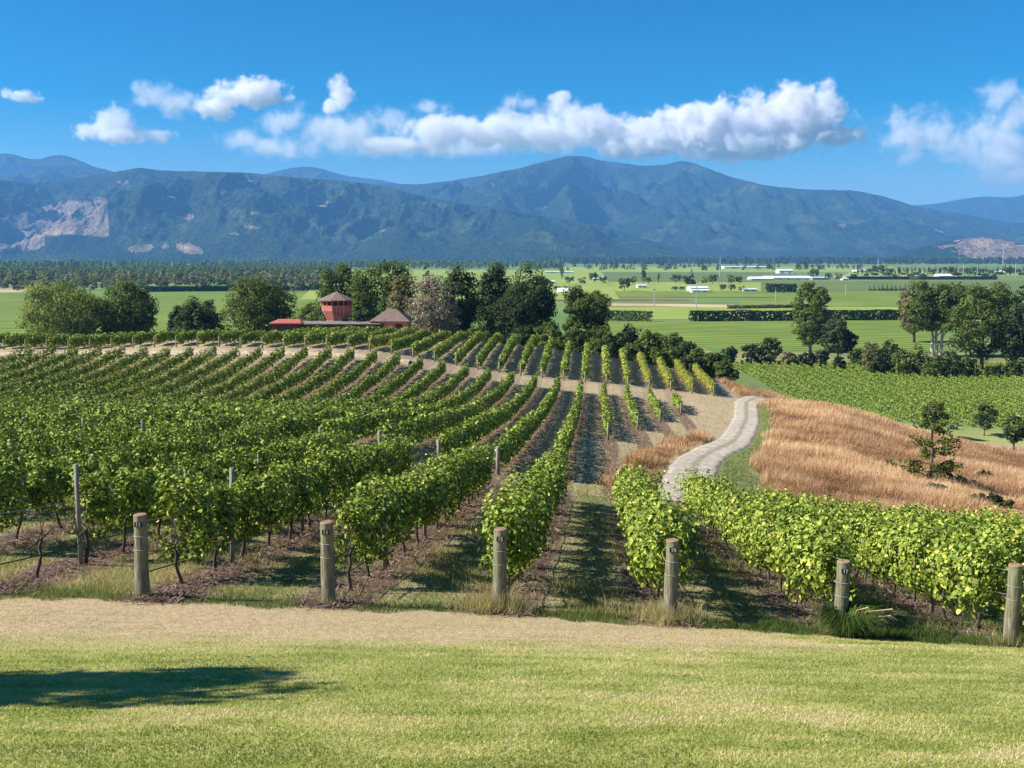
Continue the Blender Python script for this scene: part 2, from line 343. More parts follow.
def ribbon(name, P, half, lift, mat, kind='structure', seed=3):
    P = np.asarray(P); n0 = len(P); T = np.gradient(P, axis=0); T /= np.hypot(T[:, 0], T[:, 1])[:, None]; Nn = np.c_[-T[:, 1], T[:, 0]]
    k = 13; VV = []; AC = []
    for j in range(k):
        s = (j / (k - 1) * 2 - 1); w = half * (1 + 0.10 * (fbm(P[:, 0] / 1.5, P[:, 1] / 1.5, seed + (j > 6) * 9, 2) - 0.5) * (abs(s) == 1) * 2)
        q = P + Nn * (s * w)[:, None]
        AC.append(np.full(n0, abs(s))); VV.append(np.c_[q, ground(q[:, 0], q[:, 1]) + (lift if abs(s) < 1 else -0.03)])
    VV = np.stack(VV, 1); n = len(P); zc = VV[:, :, 2]; kk = np.ones(9) / 9
    for j in range(1, k - 1): zc[:, j] = np.convolve(np.pad(zc[:, j], 4, 'edge'), kk, 'valid')
    idx = (np.arange(n - 1)[:, None] * k + np.arange(k - 1)[None, :]).ravel()
    return tag(link(name, np_mesh(name, VV.reshape(-1, 3), np.c_[idx, idx + 1, idx + k + 1, idx + k], mat, tint=np.stack(AC, 1).ravel(), smooth_=True)), kind=kind)
m = NT('pale gravel'); f = m.noise(7.0, 5, 0.7); f2 = m.noise(0.8, 3, 0.5)
f = m.noise(3.2, 7, 0.8); c = m.mix(m.ss(f, 0.36, 0.64), (0.26, 0.21, 0.15), (0.60, 0.52, 0.40)); c = m.mix(m.ss(f2, 0.4, 0.7, 0, 0.5), c, (0.62, 0.55, 0.43)); rt = m.attr('tint'); rn = m.math('ADD', rt, m.math('MULTIPLY', m.math('SUBTRACT', m.noise(1.3, 4, 0.7), 0.5), 0.5)); c = m.mix(m.ss(rn, 0.24, 0.08, 0, 0.6), c, (0.20, 0.18, 0.09)); c = m.mix(m.ss(rn, 0.78, 1.0), c, (0.24, 0.19, 0.11)); m.base(c, 0.95); m.bump(f, 0.5, 0.05); M['gravel'] = m.m
ribbon('gravel_track', TRC, 1.5, 0.09, M['gravel'])
m = NT('bare earth track'); f = m.noise(2.0, 5, 0.7); m.base(m.mix(m.ss(f, 0.35, 0.7), (0.34, 0.25, 0.16), (0.62, 0.52, 0.38)), 0.95); M['earth'] = m.m
hl = [(-95 + i * 2.0, 137.0 - 2.2) for i in range(40)]
ribbon('farm_track', resample([(-100, 134.6), (-60, 134.2), (-25, 134.0), (-12, 133.6)], 0.7), 1.25, 0.05, M['earth'])

# ------------------------------------------------------------------ mountains
def forest_mat(name, hue=(1, 1, 1)):
    m = NT(name); p = m.noise(0.004, 5, 0.6); q = m.noise(0.03, 4, 0.7); r = m.noise(0.0012, 4, 0.55)
    c = m.mix(m.ss(q, 0.3, 0.7), (0.014, 0.03, 0.012), (0.055, 0.09, 0.03))
    c = m.mix(m.ss(p, 0.52, 0.66, 0, 0.8), c, (0.11, 0.14, 0.05)); c = m.mix(m.ss(r, 0.45, 0.6, 0, 0.55), c, (0.016, 0.03, 0.016))
    cut = m.n.new('ShaderNodeSeparateColor'); m.l.new(m.attr('zone', 'Color'), cut.inputs[0])
    bare = m.mix(m.ss(m.noise(0.02, 5, 0.7), 0.35, 0.65), (0.20, 0.14, 0.09), (0.38, 0.29, 0.21))
    nn = m.math('MULTIPLY', m.math('SUBTRACT', m.noise(0.014, 6, 0.75), 0.5), 1.5); c = m.mix(m.ss(m.math('ADD', cut.outputs[0], nn), 0.36, 0.50), c, bare); c = m.mix(cut.outputs[1], c, (0.50, 0.36, 0.25)); c = m.mix(cut.outputs[2], c, (0.018, 0.04, 0.022))
    m.base(c, 0.95); m.b.inputs['Specular IOR Level'].default_value = 0.05; m.bump(m.math('ADD', m.math('MULTIPLY', q, 1.5), m.noise(0.06, 3, 0.7)), 1.0, 24.0); return m.m
M['forest'] = forest_mat('forested hillside')
def mountain(name, prof, Dr, Df, seed, amp=0.55, relief=420.0, nx_=900, ny_=170, back=1.35, zones=None, step=1.0):
    px = np.linspace(prof[0][0], prof[-1][0], nx_); P = np.array(prof, float)
    py = np.interp(px, P[:, 0], P[:, 1]); k = np.ones(9) / 9; py = np.convolve(np.pad(py, 4, 'edge'), k, 'valid')
    s = np.linspace(0, back, ny_)[:, None]; t = ((px - CX) / F)[None, :]
    Y = Df + (Dr - Df) * s + 0 * t; X = t * (Dr * 0.35 + Y * 0.65)      # spurs run down to the plain
    X = t * Y
    Hr = (HY - py)[None, :] / F * Dr + 32.0
    wx = X + relief * 1.3 * (fbm(X / 1500, Y / 1500, seed + 3, 3) - 0.5)
    n1 = ridged(wx / (relief * 2.2), Y / (relief * 5.0), seed, 5); n2 = ridged(wx / (relief * 0.75), Y / (relief * 1.4), seed + 7, 5)
    n = 0.6 * n1 + 0.4 * n2
    sh = np.where(s < 1, s ** 0.85, 1 - ((s - 1) / 0.35) * 0.75)
    env = np.sin(np.pi * np.clip(s, 0, 1)) ** 0.7
    H = Hr * (sh + 2.0 * amp * env * (n - 0.60)) + 22 * (fbm(X / 90, Y / 90, seed + 20, 3) - 0.5) * np.clip(s * 6, 0, 1) * (s < 0.97) + 9 * (fbm(X / 60, Y / 60, seed + 21, 2) - 0.5)
    # keep the crest where it is
    H = np.minimum(H, np.where(s < 1, Hr * Y / Dr * 0.985 + (Hr * (1 - Y / Dr)) * 0, Hr) ) if True else H
    H = np.where(s <= 0.003, -6, H); H = np.maximum(H, -6)
    zz = -32.0 + H
    ij = (np.arange(ny_ - 1)[:, None] * nx_ + np.arange(nx_ - 1)[None, :]).ravel()
    appx = CX + F * X / Y; appy = HY - F * zz / Y
    zn = np.zeros((ny_ * nx_, 3)); 
    if zones: zn = zones(appx.ravel(), appy.ravel(), X.ravel(), Y.ravel())
    return tag(link(name, np_mesh(name, np.c_[X.ravel(), Y.ravel(), zz.ravel()], np.c_[ij, ij + 1, ij + nx_ + 1, ij + nx_], M['forest'], col={'zone': zn}, smooth_=True)), kind='structure')
def blob(ax, ay, cx, cy, rx, ry, rot=0.0):
    c, s = math.cos(rot), math.sin(rot); dx = ax - cx; dy = ay - cy
    return ((dx * c + dy * s) / rx) ** 2 + ((-dx * s + dy * c) / ry) ** 2
def z_front(ax, ay, X, Y):
    n = fbm(X / 260, Y / 260, 91, 5) - 0.5; Z = np.zeros((len(ax), 3))
    poly = (ay > np.interp(ax, [-60, 0, 30, 70, 112, 113], [236, 222, 212, 203, 198, 300]) + 14 * n) & (ax < 112 + 26 * n) & (ay < np.interp(ax, [-60, 0, 40, 60, 110], [254, 254, 250, 237, 236]) + 6 * n)
    Z[:, 0] = poly * np.clip(0.75 + 1.5 * n, 0, 1)
    Z[:, 1] = ((blob(ax, ay, 57, 234, 20, 2.6, -0.12) + 3 * n < 1)) * 0.9
    for b in [(100, 199, 14, 1.2), (128, 184, 5, 1.5), (182, 198, 8, 1.0), (192, 219, 6, 3, -.4), (248, 183, 6, 1), (250, 228, 9, 3), (236, 234, 7, 2), (256, 214, 5, 1.2), (335, 207, 16, 1.3), (325, 203, 6, 1), (366, 222, 8, 1.2, .5), (470, 262, 1, 1),
              (150, 216, 4, 3), (372, 230, 9, 2), (150, 229, 5, 1)]:
        Z[:, 0] = np.maximum(Z[:, 0], (blob(ax, ay, *b) + 6 * n < 1) * 0.7)
    for b in [(145, 248, 17, 4.5, -0.1), (192, 249, 17, 4.8, 0.2), (168, 247, 5, 3)]:
        q = blob(ax, ay, *b) + 3 * n; Z[:, 0] = np.maximum(Z[:, 0], (q < 1.1) * 0.9); Z[:, 1] = np.maximum(Z[:, 1], (q < 0.3) * 0.8)
    Z[:, 2] = ((ay > 236 + 4 * n) & (ax > 48) & (ax < 120) & (ay < 252)) * 0.9; Z[:, 0] *= (1 - Z[:, 2])
    return Z
def z_main(ax, ay, X, Y):
    n = fbm(X / 300, Y / 300, 45, 5) - 0.5; Z = np.zeros((len(ax), 3))
    for b in [(492, 186, 6, 1.2), (534, 202, 7, 1), (940, 234, 9, 1.6, 0.35), (838, 226, 5, 1), (800, 240, 4, 1.4)]:
        Z[:, 0] = np.maximum(Z[:, 0], (blob(ax, ay, *b) + 6 * n < 1) * 0.7)
    return Z
def z_knoll(ax, ay, X, Y):
    n = fbm(X / 160, Y / 160, 77, 5) - 0.5; Z = np.zeros((len(ax), 3))
    q = blob(ax, ay, 992, 252, 50, 17); Z[:, 0] = (q + 2.5 * n < 1) * np.clip(0.85 + n, 0, 1); Z[:, 1] = (blob(ax, ay, 985, 248, 22, 7) + 6 * n < 0.5) * 0.7
    return Z
mountain('far_mountain_range', [(-420, 168), (-200, 150), (-60, 163), (0, 158), (18, 154), (40, 163), (50, 161), (66, 155), (84, 161), (100, 168), (130, 182), (220, 186), (268, 176), (296, 169), (318, 168), (345, 177), (390, 182), (440, 200),
          (600, 205), (860, 208), (930, 205), (955, 200), (980, 197), (1005, 199), (1024, 194), (1080, 188), (1200, 186), (1450, 200)], 17000, 12500, 5, 0.4, 600, 700, 90)
mountain('main_mountain_range', [(-420, 215), (240, 205), (330, 195), (384, 184), (420, 185), (448, 182), (480, 177), (520, 169), (545, 162), (566, 157), (582, 157), (600, 162), (618, 164), (640, 167), (662, 166), (680, 161), (696, 166), (722, 176), (760, 186), (800, 190), (850, 191), (880, 197), (915, 208), (950, 213), (1000, 222), (1060, 226), (1200, 230), (1450, 235)],
         11500, 7600, 31, 0.62, 620, 1100, 200, zones=z_main)
mountain('left_mountain_range', [(-420, 185), (-200, 176), (-80, 180), (0, 179), (25, 172), (50, 166), (80, 166), (105, 168), (122, 173), (150, 185), (240, 206), (330, 225)], 11000, 8300, 15, 0.6, 500, 500, 120)
mountain('front_mountain_range', [(-420, 190), (-100, 172), (0, 179), (40, 184), (75, 180), (110, 174), (135, 170), (145, 168), (165, 171), (205, 172), (250, 173), (290, 177), (330, 180), (365, 183), (400, 190), (440, 200), (490, 207), (530, 213), (580, 222), (620, 232), (660, 243), (700, 252), (740, 257)],
         8200, 5700, 57, 0.6, 420, 1000, 170, zones=z_front)
mountain('bare_knoll', [(880, 258), (905, 250), (935, 243), (958, 239), (985, 237), (1010, 242), (1040, 243), (1090, 250), (1140, 258)], 6300, 5500, 83, 0.5, 260, 240, 70, zones=z_knoll)

# ------------------------------------------------------------------ the plain
def sheet(name, quad, mat, lift, kind='structure'):
    """a field on the plain, corners given by bearing and dip"""
    P = [plain(*q) for q in quad]; n, k = 24, 6; VV = []
    for i in range(n + 1):
        a = P[0].lerp(P[1], i / n); b = P[3].lerp(P[2], i / n)
        for j in range(k + 1):
            q = a.lerp(b, j / k); VV.append((q.x, q.y, -32 + lift))
    idx = (np.arange(n)[:, None] * (k + 1) + np.arange(k)[None, :]).ravel()
    return tag(link(name, np_mesh(name, np.array(VV), np.c_[idx, idx + 1, idx + k + 2, idx + k + 1], mat)), kind=kind)
def field_mat(name, c1, c2, period=0.0, ang=0.0, sc=0.02):
    m = NT(name); f = m.noise(sc, 5, 0.6); f2 = m.noise(sc * 12, 3, 0.6, m.scaled((0.25, 1, 1))); c = m.mix(m.ss(m.math('ADD', m.math('MULTIPLY', f, 0.5), m.math('MULTIPLY', f2, 0.5)), 0.38, 0.62), c1, c2)
    if period:
        u = m.math('ADD', m.math('MULTIPLY', m.xyz()[0], math.cos(ang)), m.math('MULTIPLY', m.xyz()[1], math.sin(ang)))
        fr = m.math('FRACT', m.math('DIVIDE', u, period)); c = m.mix(m.ss(fr, 0.55, 0.75), c, tuple(0.55 * v for v in c1))
    m.base(c, 0.95); m.b.inputs['Specular IOR Level'].default_value = 0.05; return m.m
M['f_green'] = field_mat('bright pasture', (0.20, 0.27, 0.055), (0.29, 0.34, 0.08))
M['f_green2'] = field_mat('deep pasture', (0.10, 0.14, 0.045), (0.15, 0.185, 0.06))
M['f_vine'] = field_mat('distant vine field', (0.14, 0.21, 0.04), (0.22, 0.29, 0.06), 9.0, 1.35)
M['f_vine2'] = field_mat('distant vine rows', (0.15, 0.22, 0.04), (0.24, 0.30, 0.065), 14.0, 1.6)
M['f_tan'] = field_mat('dry stubble', (0.40, 0.30, 0.17), (0.52, 0.42, 0.27))
M['f_brown'] = field_mat('tilled soil', (0.16, 0.09, 0.06), (0.24, 0.15, 0.10))
M['f_grassy'] = field_mat('grassy margin', (0.16, 0.18, 0.06), (0.30, 0.27, 0.12))
FL = [  # quad: bottom-left, bottom-right, top-right, top-left
 ([(540, 372), (760, 372), (700, 346), (560, 346)], 'f_grassy', .04), ([(590, 346), (935, 352), (930, 319), (606, 321)], 'f_vine', .05),
 ([(700, 363), (1160, 366), (1090, 354), (735, 352)], 'f_grassy', .08), ([(600, 319), (1100, 319), (1060, 306.5), (600, 306.5)], 'f_green', .05), ([(600, 305.6), (745, 307.0), (735, 304.6), (560, 302.5)], 'f_tan', .09), ([(740, 306.5), (1100, 306), (1080, 292), (740, 298)], 'f_vine2', .05),
 ([(540, 300.8), (690, 300.8), (688, 298.8), (540, 298.4)], 'f_brown', .06), ([(540, 297), (930, 297.5), (925, 291), (540, 291)], 'f_vine2', .07), ([(540, 291), (760, 291), (760, 282), (540, 282)], 'f_green', .06),
 ([(760, 291), (1180, 292), (1150, 279), (760, 282)], 'f_green2', .08), ([(835, 278.6), (960, 279), (955, 276), (830, 276)], 'f_tan', .1), ([(500, 282), (800, 282), (790, 272), (520, 272)], 'f_green2', .1), ([(840, 276), (1150, 276), (1150, 271), (850, 271)], 'f_green', .1),
 ([(560, 272), (900, 272), (890, 267), (560, 267)], 'f_green', .12), ([(900, 271), (1200, 271), (1200, 267.5), (900, 267.5)], 'f_green2', .12),
 ([(-260, 336), (330, 340), (330, 292.5), (-140, 292.5)], 'f_vine', .05), ([(-200, 292.5), (42, 292.5), (44, 289), (-160, 288.5)], 'f_tan', .1), ([(300, 300), (620, 300), (600, 270), (330, 270)], 'f_green', .05),
 ([(160, 262.6), (330, 262.6), (330, 261.4), (160, 261.4)], 'f_green', .2), ([(-80, 262.2), (30, 262.2), (30, 259.6), (-80, 259.6)], 'f_green', .2), ([(340, 268), (520, 268), (520, 264.5), (340, 264.5)], 'f_green', .16)]
for k, (q, mk, lift) in enumerate(FL): sheet('field', q, M[mk], 0.04 + 0.03 * k)

# ------------------------------------------------------------------ haze and clouds
m = NT('haze'); pv = m.n.new('ShaderNodeVolumePrincipled'); pv.inputs['Color'].default_value = (0.17, 0.46, 1.0, 1); pv.inputs['Density'].default_value = 6.2e-5; pv.inputs['Anisotropy'].default_value = 0.1
m.n.remove(m.b); m.l.new(pv.outputs[0], m.out.inputs['Volume'])
hz = bm_obj('haze', lambda bm: add_box(bm, (0, 9200, 480), (50000, 20400, 1040)), m.m); tag(hz, 'thin blue air haze lying over the whole plain', 'haze', kind='stuff')

def cloud_mat(seed, k=1.0):
    m = NT('cloud vapour'); at = m.n.new('ShaderNodeAttribute'); at.attribute_name = 'density'
    pv = m.n.new('ShaderNodeVolumePrincipled'); pv.inputs['Color'].default_value = (0.965, 0.955, 0.985, 1); pv.inputs['Anisotropy'].default_value = 0.0
    m.l.new(m.math('MULTIPLY', at.outputs['Fac'], 0.012 * k), pv.inputs['Density']); m.l.new(pv.outputs[0], m.out.inputs['Volume']); m.n.remove(m.b); return m.m
CM = cloud_mat(0, 0.55); CMT = cloud_mat(1, 0.17); CMM = cloud_mat(2, 0.35)
def cloud(label, puffs, D, thin=False, wob=1.0, seed=0):
    """puffs: (bearing px, height px, radius x px, radius y px)"""
    sc = D / F
    P = [((px - CX) * sc, (HY - py) * sc, rx * sc, ry * sc) for px, py, rx, ry in puffs]
    x0 = min(p[0] - p[2] for p in P) - 150; x1 = max(p[0] + p[2] for p in P) + 150
    z0 = min(p[1] - p[3] for p in P) - 60; z1 = max(p[1] + p[3] for p in P) + 150
    cx, cz = (x0 + x1) / 2, (z0 + z1) / 2; dy = max(p[3] for p in P) * 1.7 + 200
    me = bpy.data.volumes.new('cloud'); o = link('cloud', me, None, (cx, D, cz))
    ng = bpy.data.node_groups.new('cloud vapour', 'GeometryNodeTree'); ng.interface.new_socket('Geometry', in_out='OUTPUT', socket_type='NodeSocketGeometry')
    N, L = ng.nodes, ng.links; out = N.new('NodeGroupOutput'); vc = N.new('GeometryNodeVolumeCube'); ps = N.new('GeometryNodeInputPosition')
    def mt(op, a, b=0.0, c=0.0):
        n = N.new('ShaderNodeMath'); n.operation = op
        for i, v in enumerate((a, b, c)):
            if hasattr(v, 'links'): L.new(v, n.inputs[i])
            else: n.inputs[i].default_value = v
        return n.outputs[0]
    def vm(op, a, b):
        n = N.new('ShaderNodeVectorMath'); n.operation = op
        for i, v in enumerate((a, b)):
            if hasattr(v, 'links'): L.new(v, n.inputs[i])
            else: n.inputs[i].default_value = v
        return n
    nz = N.new('ShaderNodeTexNoise'); nz.inputs['Scale'].default_value = 1 / 420.0 ; nz.inputs['Detail'].default_value = 8; nz.inputs['Roughness'].default_value = 0.66
    L.new(vm('ADD', ps.outputs[0], (seed * 1713.0, seed * 311.0, 0)).outputs[0], nz.inputs['Vector'])
    best = None
    for k, p in enumerate(P):
        q = vm('MULTIPLY', vm('SUBTRACT', ps.outputs[0], (p[0] - cx, math.sin(k * 2.1 + seed) * 0.2 * dy, p[1] - cz)).outputs[0], (1 / p[2], 1.0 / (max(p[3], min(p[2], dy)) * 1.0), 1 / p[3]))
        f = mt('SUBTRACT', 1.0, vm('LENGTH', q.outputs[0], (0, 0, 0)).outputs['Value'])
        best = f if best is None else mt('MAXIMUM', best, f)
    d = mt('ADD', best, mt('MULTIPLY', mt('SUBTRACT', nz.outputs[0], 0.49), (3.9 if not thin else 4.4) * wob))
    d = mt('MULTIPLY', d, 2.4 if not thin else 1.2); n = N.new('ShaderNodeClamp'); L.new(d, n.inputs[0]); d = n.outputs[0]
    L.new(d, vc.inputs['Density']); vc.inputs['Min'].default_value = (x0 - cx, -dy, z0 - cz); vc.inputs['Max'].default_value = (x1 - cx, dy, z1 - cz)
    vx = 15.0 * D / 22000
    for nm, ln in (('Resolution X', x1 - x0), ('Resolution Y', 2 * dy), ('Resolution Z', z1 - z0)): vc.inputs[nm].default_value = max(8, int(ln / (vx if nm[-1] != 'Y' else vx * 1.6)))
    sm = N.new('GeometryNodeSetMaterial'); sm.inputs['Material'].default_value = CMT if thin else CM
    L.new(vc.outputs[0], sm.inputs[0]); L.new(sm.outputs[0], out.inputs[0])
    md = o.modifiers.new('vapour', 'NODES'); md.node_group = ng
    me.materials.append(CMT if thin else CM)
    if thin is None: sm.inputs['Material'].default_value = CMM; me.materials[0] = CMM
    return tag(o, label, 'cloud', 'clouds over the mountains')
CL = [
 ('large white cumulus cloud with bright billowing top over the main mountain', [(795, 118, 42, 28), (755, 124, 45, 22), (710, 130, 45, 18), (830, 138, 30, 10), (740, 148, 70, 14), (660, 140, 50, 18), (680, 118, 20, 10), (640, 150, 40, 10)], False, 1),
 ('long low white cloud bank left of the large cumulus', [(500, 135, 55, 17), (440, 138, 35, 20), (548, 138, 40, 16), (465, 128, 22, 10), (590, 130, 36, 16), (556, 106, 12, 10), (400, 148, 40, 8)], None, 2),
 ('grey veiled cloud bank above the left foothills', [(345, 135, 50, 20), (290, 128, 24, 18), (330, 128, 18, 10), (285, 150, 50, 10), (390, 128, 26, 14), (250, 142, 26, 10)], True, 3),
 ('faint grey veil cloud behind the long bright bank', [(470, 150, 80, 10), (560, 118, 30, 14), (600, 140, 60, 14), (390, 150, 60, 10), (430, 112, 20, 8), (520, 110, 20, 10)], True, 13),
 ('small upright white cloud puff standing above the grey bank', [(346, 98, 13, 15), (336, 110, 10, 8)], False, 4),
 ('white domed cloud with flat base, second from the left among the bright clouds', [(124, 128, 20, 15), (100, 134, 20, 8), (150, 138, 24, 8), (125, 140, 40, 6)], None, 5),
 ('tiny white cloud tuft at the far left edge', [(30, 100, 14, 7), (40, 104, 10, 4)], False, 6),
 ('broken double cloud with shadowed base at upper left', [(160, 100, 25, 14), (182, 108, 30, 12), (150, 94, 14, 8), (206, 108, 14, 10)], True, 7),
 ('bright rounded cloud topping the left group of clouds', [(258, 96, 30, 13), (240, 104, 26, 10), (222, 112, 22, 10), (276, 102, 18, 7)], False, 8),
 ('grey ragged cloud at right beside the tall cloud', [(905, 135, 32, 24), (925, 140, 26, 22), (890, 130, 12, 14), (912, 158, 20, 8)], True, 9),
 ('tall ragged cloud tower at the right edge of the sky', [(985, 105, 22, 18), (975, 135, 26, 22), (1005, 150, 34, 26), (1030, 130, 24, 26), (1000, 178, 40, 16), (960, 150, 24, 22), (990, 160, 40, 22), (1010, 120, 30, 26)], True, 10),
]
for lb, pf, thin, sd in CL: cloud(lb, pf, 22500 + 300 * sd, thin, 1.0, sd)

# ------------------------------------------------------------------ leaves, blades, sticks as meshes
def leaf_quads(P, N, size, rng_, fold=False):
    """one small leaf at each point P facing roughly N"""
    n = len(P); N = N + rng_.normal(0, 0.45, (n, 3)); N /= np.linalg.norm(N, axis=1)[:, None] + 1e-9
    r = rng_.normal(0, 1, (n, 3)); r[:, 2] -= 0.8; T = r - (r * N).sum(1)[:, None] * N; T /= np.linalg.norm(T, axis=1)[:, None] + 1e-9
    B = np.cross(N, T); s = (size * rng_.uniform(0.65, 1.3, n))[:, None]
    if not fold:
        V = np.stack([P - T * s * .5, P + B * s * .48 + T * s * .05, P + T * s * .55, P - B * s * .48 + T * s * .05], 1)
        return V.reshape(-1, 3), np.arange(4 * n).reshape(n, 4), 4
    up = N * s * 0.16
    V = np.stack([P - T * s * .45, P + B * s * .5 - T * s * .25 + up, P + B * s * .38 + T * s * .28 + up, P + T * s * .58, P - B * s * .38 + T * s * .28 + up, P - B * s * .5 - T * s * .25 + up], 1)
    i = np.arange(n)[:, None] * 6
    Fq = np.concatenate([i + [0, 1, 2, 3], i + [0, 3, 4, 5]], 1).reshape(-1, 4)
    return V.reshape(-1, 3), Fq, 6
def blades_mesh(name, P, h, w, mat, tint, rng_, lean=0.3, bend=None):
    n = len(P); a = rng_.uniform(0, 2 * np.pi, n); la = rng_.uniform(0, 2 * np.pi, n); l = h * lean * rng_.uniform(0.1, 1.6, n)
    d = np.c_[np.cos(a), np.sin(a), 0 * a] * (w * 0.5)[:, None]; top = P + np.c_[np.cos(la) * l, np.sin(la) * l, h]
    if bend is not None: top = top + np.outer(h, bend)
    V = np.stack([P - d, P + d, top], 1).reshape(-1, 3)
    return np_mesh(name, V, np.arange(3 * n).reshape(n, 3), mat, np.repeat(tint, 3))
ORD = ['first', 'second', 'third', 'fourth', 'fifth', 'sixth', 'seventh', 'eighth', 'ninth', 'tenth', 'eleventh', 'twelfth', 'thirteenth', 'fourteenth', 'fifteenth', 'sixteenth', 'seventeenth', 'eighteenth', 'nineteenth']
TENS = {20: 'twent', 30: 'thirt', 40: 'fort', 50: 'fift', 60: 'sixt', 70: 'sevent', 80: 'eight'}
def ordinal(k):      # 1-based
    if k < 20: return ORD[k - 1]
    t, u = divmod(k, 10); return TENS[t * 10] + 'ieth' if u == 0 else TENS[t * 10] + 'y-' + ORD[u - 1]

# ------------------------------------------------------------------ vine rows
def canopy_points(x0, y0, y1, per_m, half, zb, zt, r, lump=0.35, seed=0, sl=SL):
    L = (y1 - y0); n = int(L * per_m); y = r.uniform(y0, y1, n)
    th = r.uniform(0, 2 * np.pi, n); rad = 1 - np.abs(r.normal(0, 0.22, n)); core = r.uniform(0, 1, n) < 0.38; rad = np.where(core, r.uniform(0.0, 0.75, n), np.clip(rad, 0.15, 1.05))
    vine0 = np.cos((y - y0) / 1.8 * 2 * np.pi + 1.1 * np.sin(y * 0.9 + x0)); vine = np.sin((y - y0) / 1.8 * 2 * np.pi); nz1 = fbm(y / 1.1 + seed * 3.7, np.full(n, x0 * 1.3 + seed), 3, 3) - 0.5 + 0.20 * np.cos((y - y0) / 1.8 * 2 * np.pi); nz2 = fbm(y / 0.45 + seed, th * 1.2 + x0, 9, 3) - 0.5
    hw = half * (1 + 1.3 * lump * nz1 * 2 + 1.25 * nz2); ht = zt * (1 + 0.85 * lump * nz1 + 0.36 * nz2 * (np.sin(th) > 0)); hb = zb * (1 - 0.9 * lump * nz1 * 2) + 0.10 * vine - 0.15 * nz2
    cz = (ht + hb) / 2; hz_ = (ht - hb) / 2
    ca, sa = np.cos(th), np.sin(th); ca = np.sign(ca) * np.abs(ca) ** 0.7; sa = np.sign(sa) * np.abs(sa) ** 0.7
    xo = hw * ca * rad; z = cz + hz_ * sa * rad
    x = x0 + sl * y + xo
    hole = fbm(y / 0.34 + seed, (z + np.sign(xo) * 3 + x0) / 0.30, 19, 2); kp = (hole > 0.38) | (r.uniform(0, 1, n) < 0.25) | (rad < 0.75)
    if lump > 0.8: kp &= ~((vine0 < -0.62) & (r.uniform(0, 1, n) < 0.62))
    x, y, z, th, rad, n = x[kp], y[kp], z[kp], th[kp], rad[kp], int(kp.sum())
    P = np.c_[x, y, ground(x0 + sl * y, y) + z]; N = np.c_[np.cos(th) * 1.0, r.normal(0, 0.35, n), np.sin(th) * 0.9 + 0.35]
    return P, N, rad
def row_foliage(x0, y0, y1, per_m, size, half, zb, zt, r, fold, lump, seed, yellow=0.0, shoots=0.0, sl=SL):
    P, N, rad = canopy_points(x0, y0, y1, per_m, half, zb, zt, r, lump, seed, sl)
    if shoots:     # long canes that stick out of the top and sides
        ns = int((y1 - y0) * shoots); sy = r.uniform(y0, y1, ns); sx = x0 + sl * sy + r.normal(0, half * 0.4, ns)
        dirs = np.c_[r.normal(0, 0.55, ns), r.normal(0, 0.35, ns), r.uniform(0.5, 1.4, ns)]; ln = r.uniform(0.15, 0.55, ns)
        base = np.c_[sx, sy, ground(sx, sy) + zt * 0.88]; k = 9
        tt = np.linspace(0.1, 1, k); Q = (base[:, None, :] + dirs[:, None, :] * (ln[:, None] * tt[None, :])[:, :, None] - np.array([0, 0, 1.0]) * (0.25 * (ln[:, None] * tt[None, :] ** 2))[:, :, None]).reshape(-1, 3)
        Q += r.normal(0, 0.035, Q.shape); P = np.r_[P, Q]; N = np.r_[N, r.normal(0, 1, Q.shape) + [0, 0, 0.5]]; rad = np.r_[rad, np.ones(len(Q))]
    V, Fq, k = leaf_quads(P, N, size, r, fold)
    t = np.clip(r.beta(2.2, 2.4, len(P)) * 0.95 + yellow * r.uniform(0, 1, len(P)), 0, 1); t = np.where(r.uniform(0, 1, len(P)) < 0.03 + yellow * .2, r.uniform(0.9, 1.0, len(P)), t)
    return V, Fq, np.repeat(t, k)
def trunk_mesh(r, h=0.75):
    bm = bmesh.new(); x, y = 0, 0; pts = []; rad = []
    for i in range(6):
        f = i / 5; pts.append((x, y, -0.08 + f * (h + 0.08))); rad.append(0.034 * (1.15 - 0.4 * f)); x += r.uniform(-.035, .035); y += r.uniform(-.05, .05)
    add_tube(bm, pts, rad, 6)
    for s in (-1, 1):
        add_tube(bm, [pts[-1], (x, y + s * .25, h + .05), (x, y + s * .7, h + .06)], [0.022, 0.018, 0.012], 5)
    for k in range(3):
        a = r.uniform(-.5, .5); add_tube(bm, [(x, y + a, h + .04), (x + r.uniform(-.1, .1), y + a + r.uniform(-.1, .1), h + .5)], [0.01, 0.006], 4)
    me = bpy.data.meshes.new('trunk'); bm.to_mesh(me); bm.free(); me.materials.append(M['vine_bark'])
    for p in me.polygons: p.use_smooth = True
    return me
RT = random.Random(5); TRUNKS = [trunk_mesh(RT) for _ in range(6)]
def tube_mesh(name, pts, rads, mat, seg=8):
    bm = bmesh.new(); add_tube(bm, pts, rads, seg); me = bpy.data.meshes.new(name); bm.to_mesh(me); bm.free(); me.materials.append(mat)
    for p in me.polygons: p.use_smooth = len(p.vertices) == 4
    return me
LINEPOST = tube_mesh('line_post', [(0, 0, -.2), (0, 0, 1.0), (0.004, 0, 1.72)], [.048, .046, .043], M['post_pale'], 8)
def sagging_line(name, x0, y0, y1, h, rad, mat, parent, ox=0.0, origin=(0, 0, 0)):
    ys_ = np.arange(y0, y1, 1.5); pts = []
    for k, yy in enumerate(ys_): xx = x0 + SL * yy + ox; pts.append((xx - origin[0], yy - origin[1], gz(xx, yy) + h - (0.03 if k % 3 == 1 else 0) - origin[2]))
    return link(name, tube_mesh(name, pts, [rad] * len(pts), mat, 4), parent)
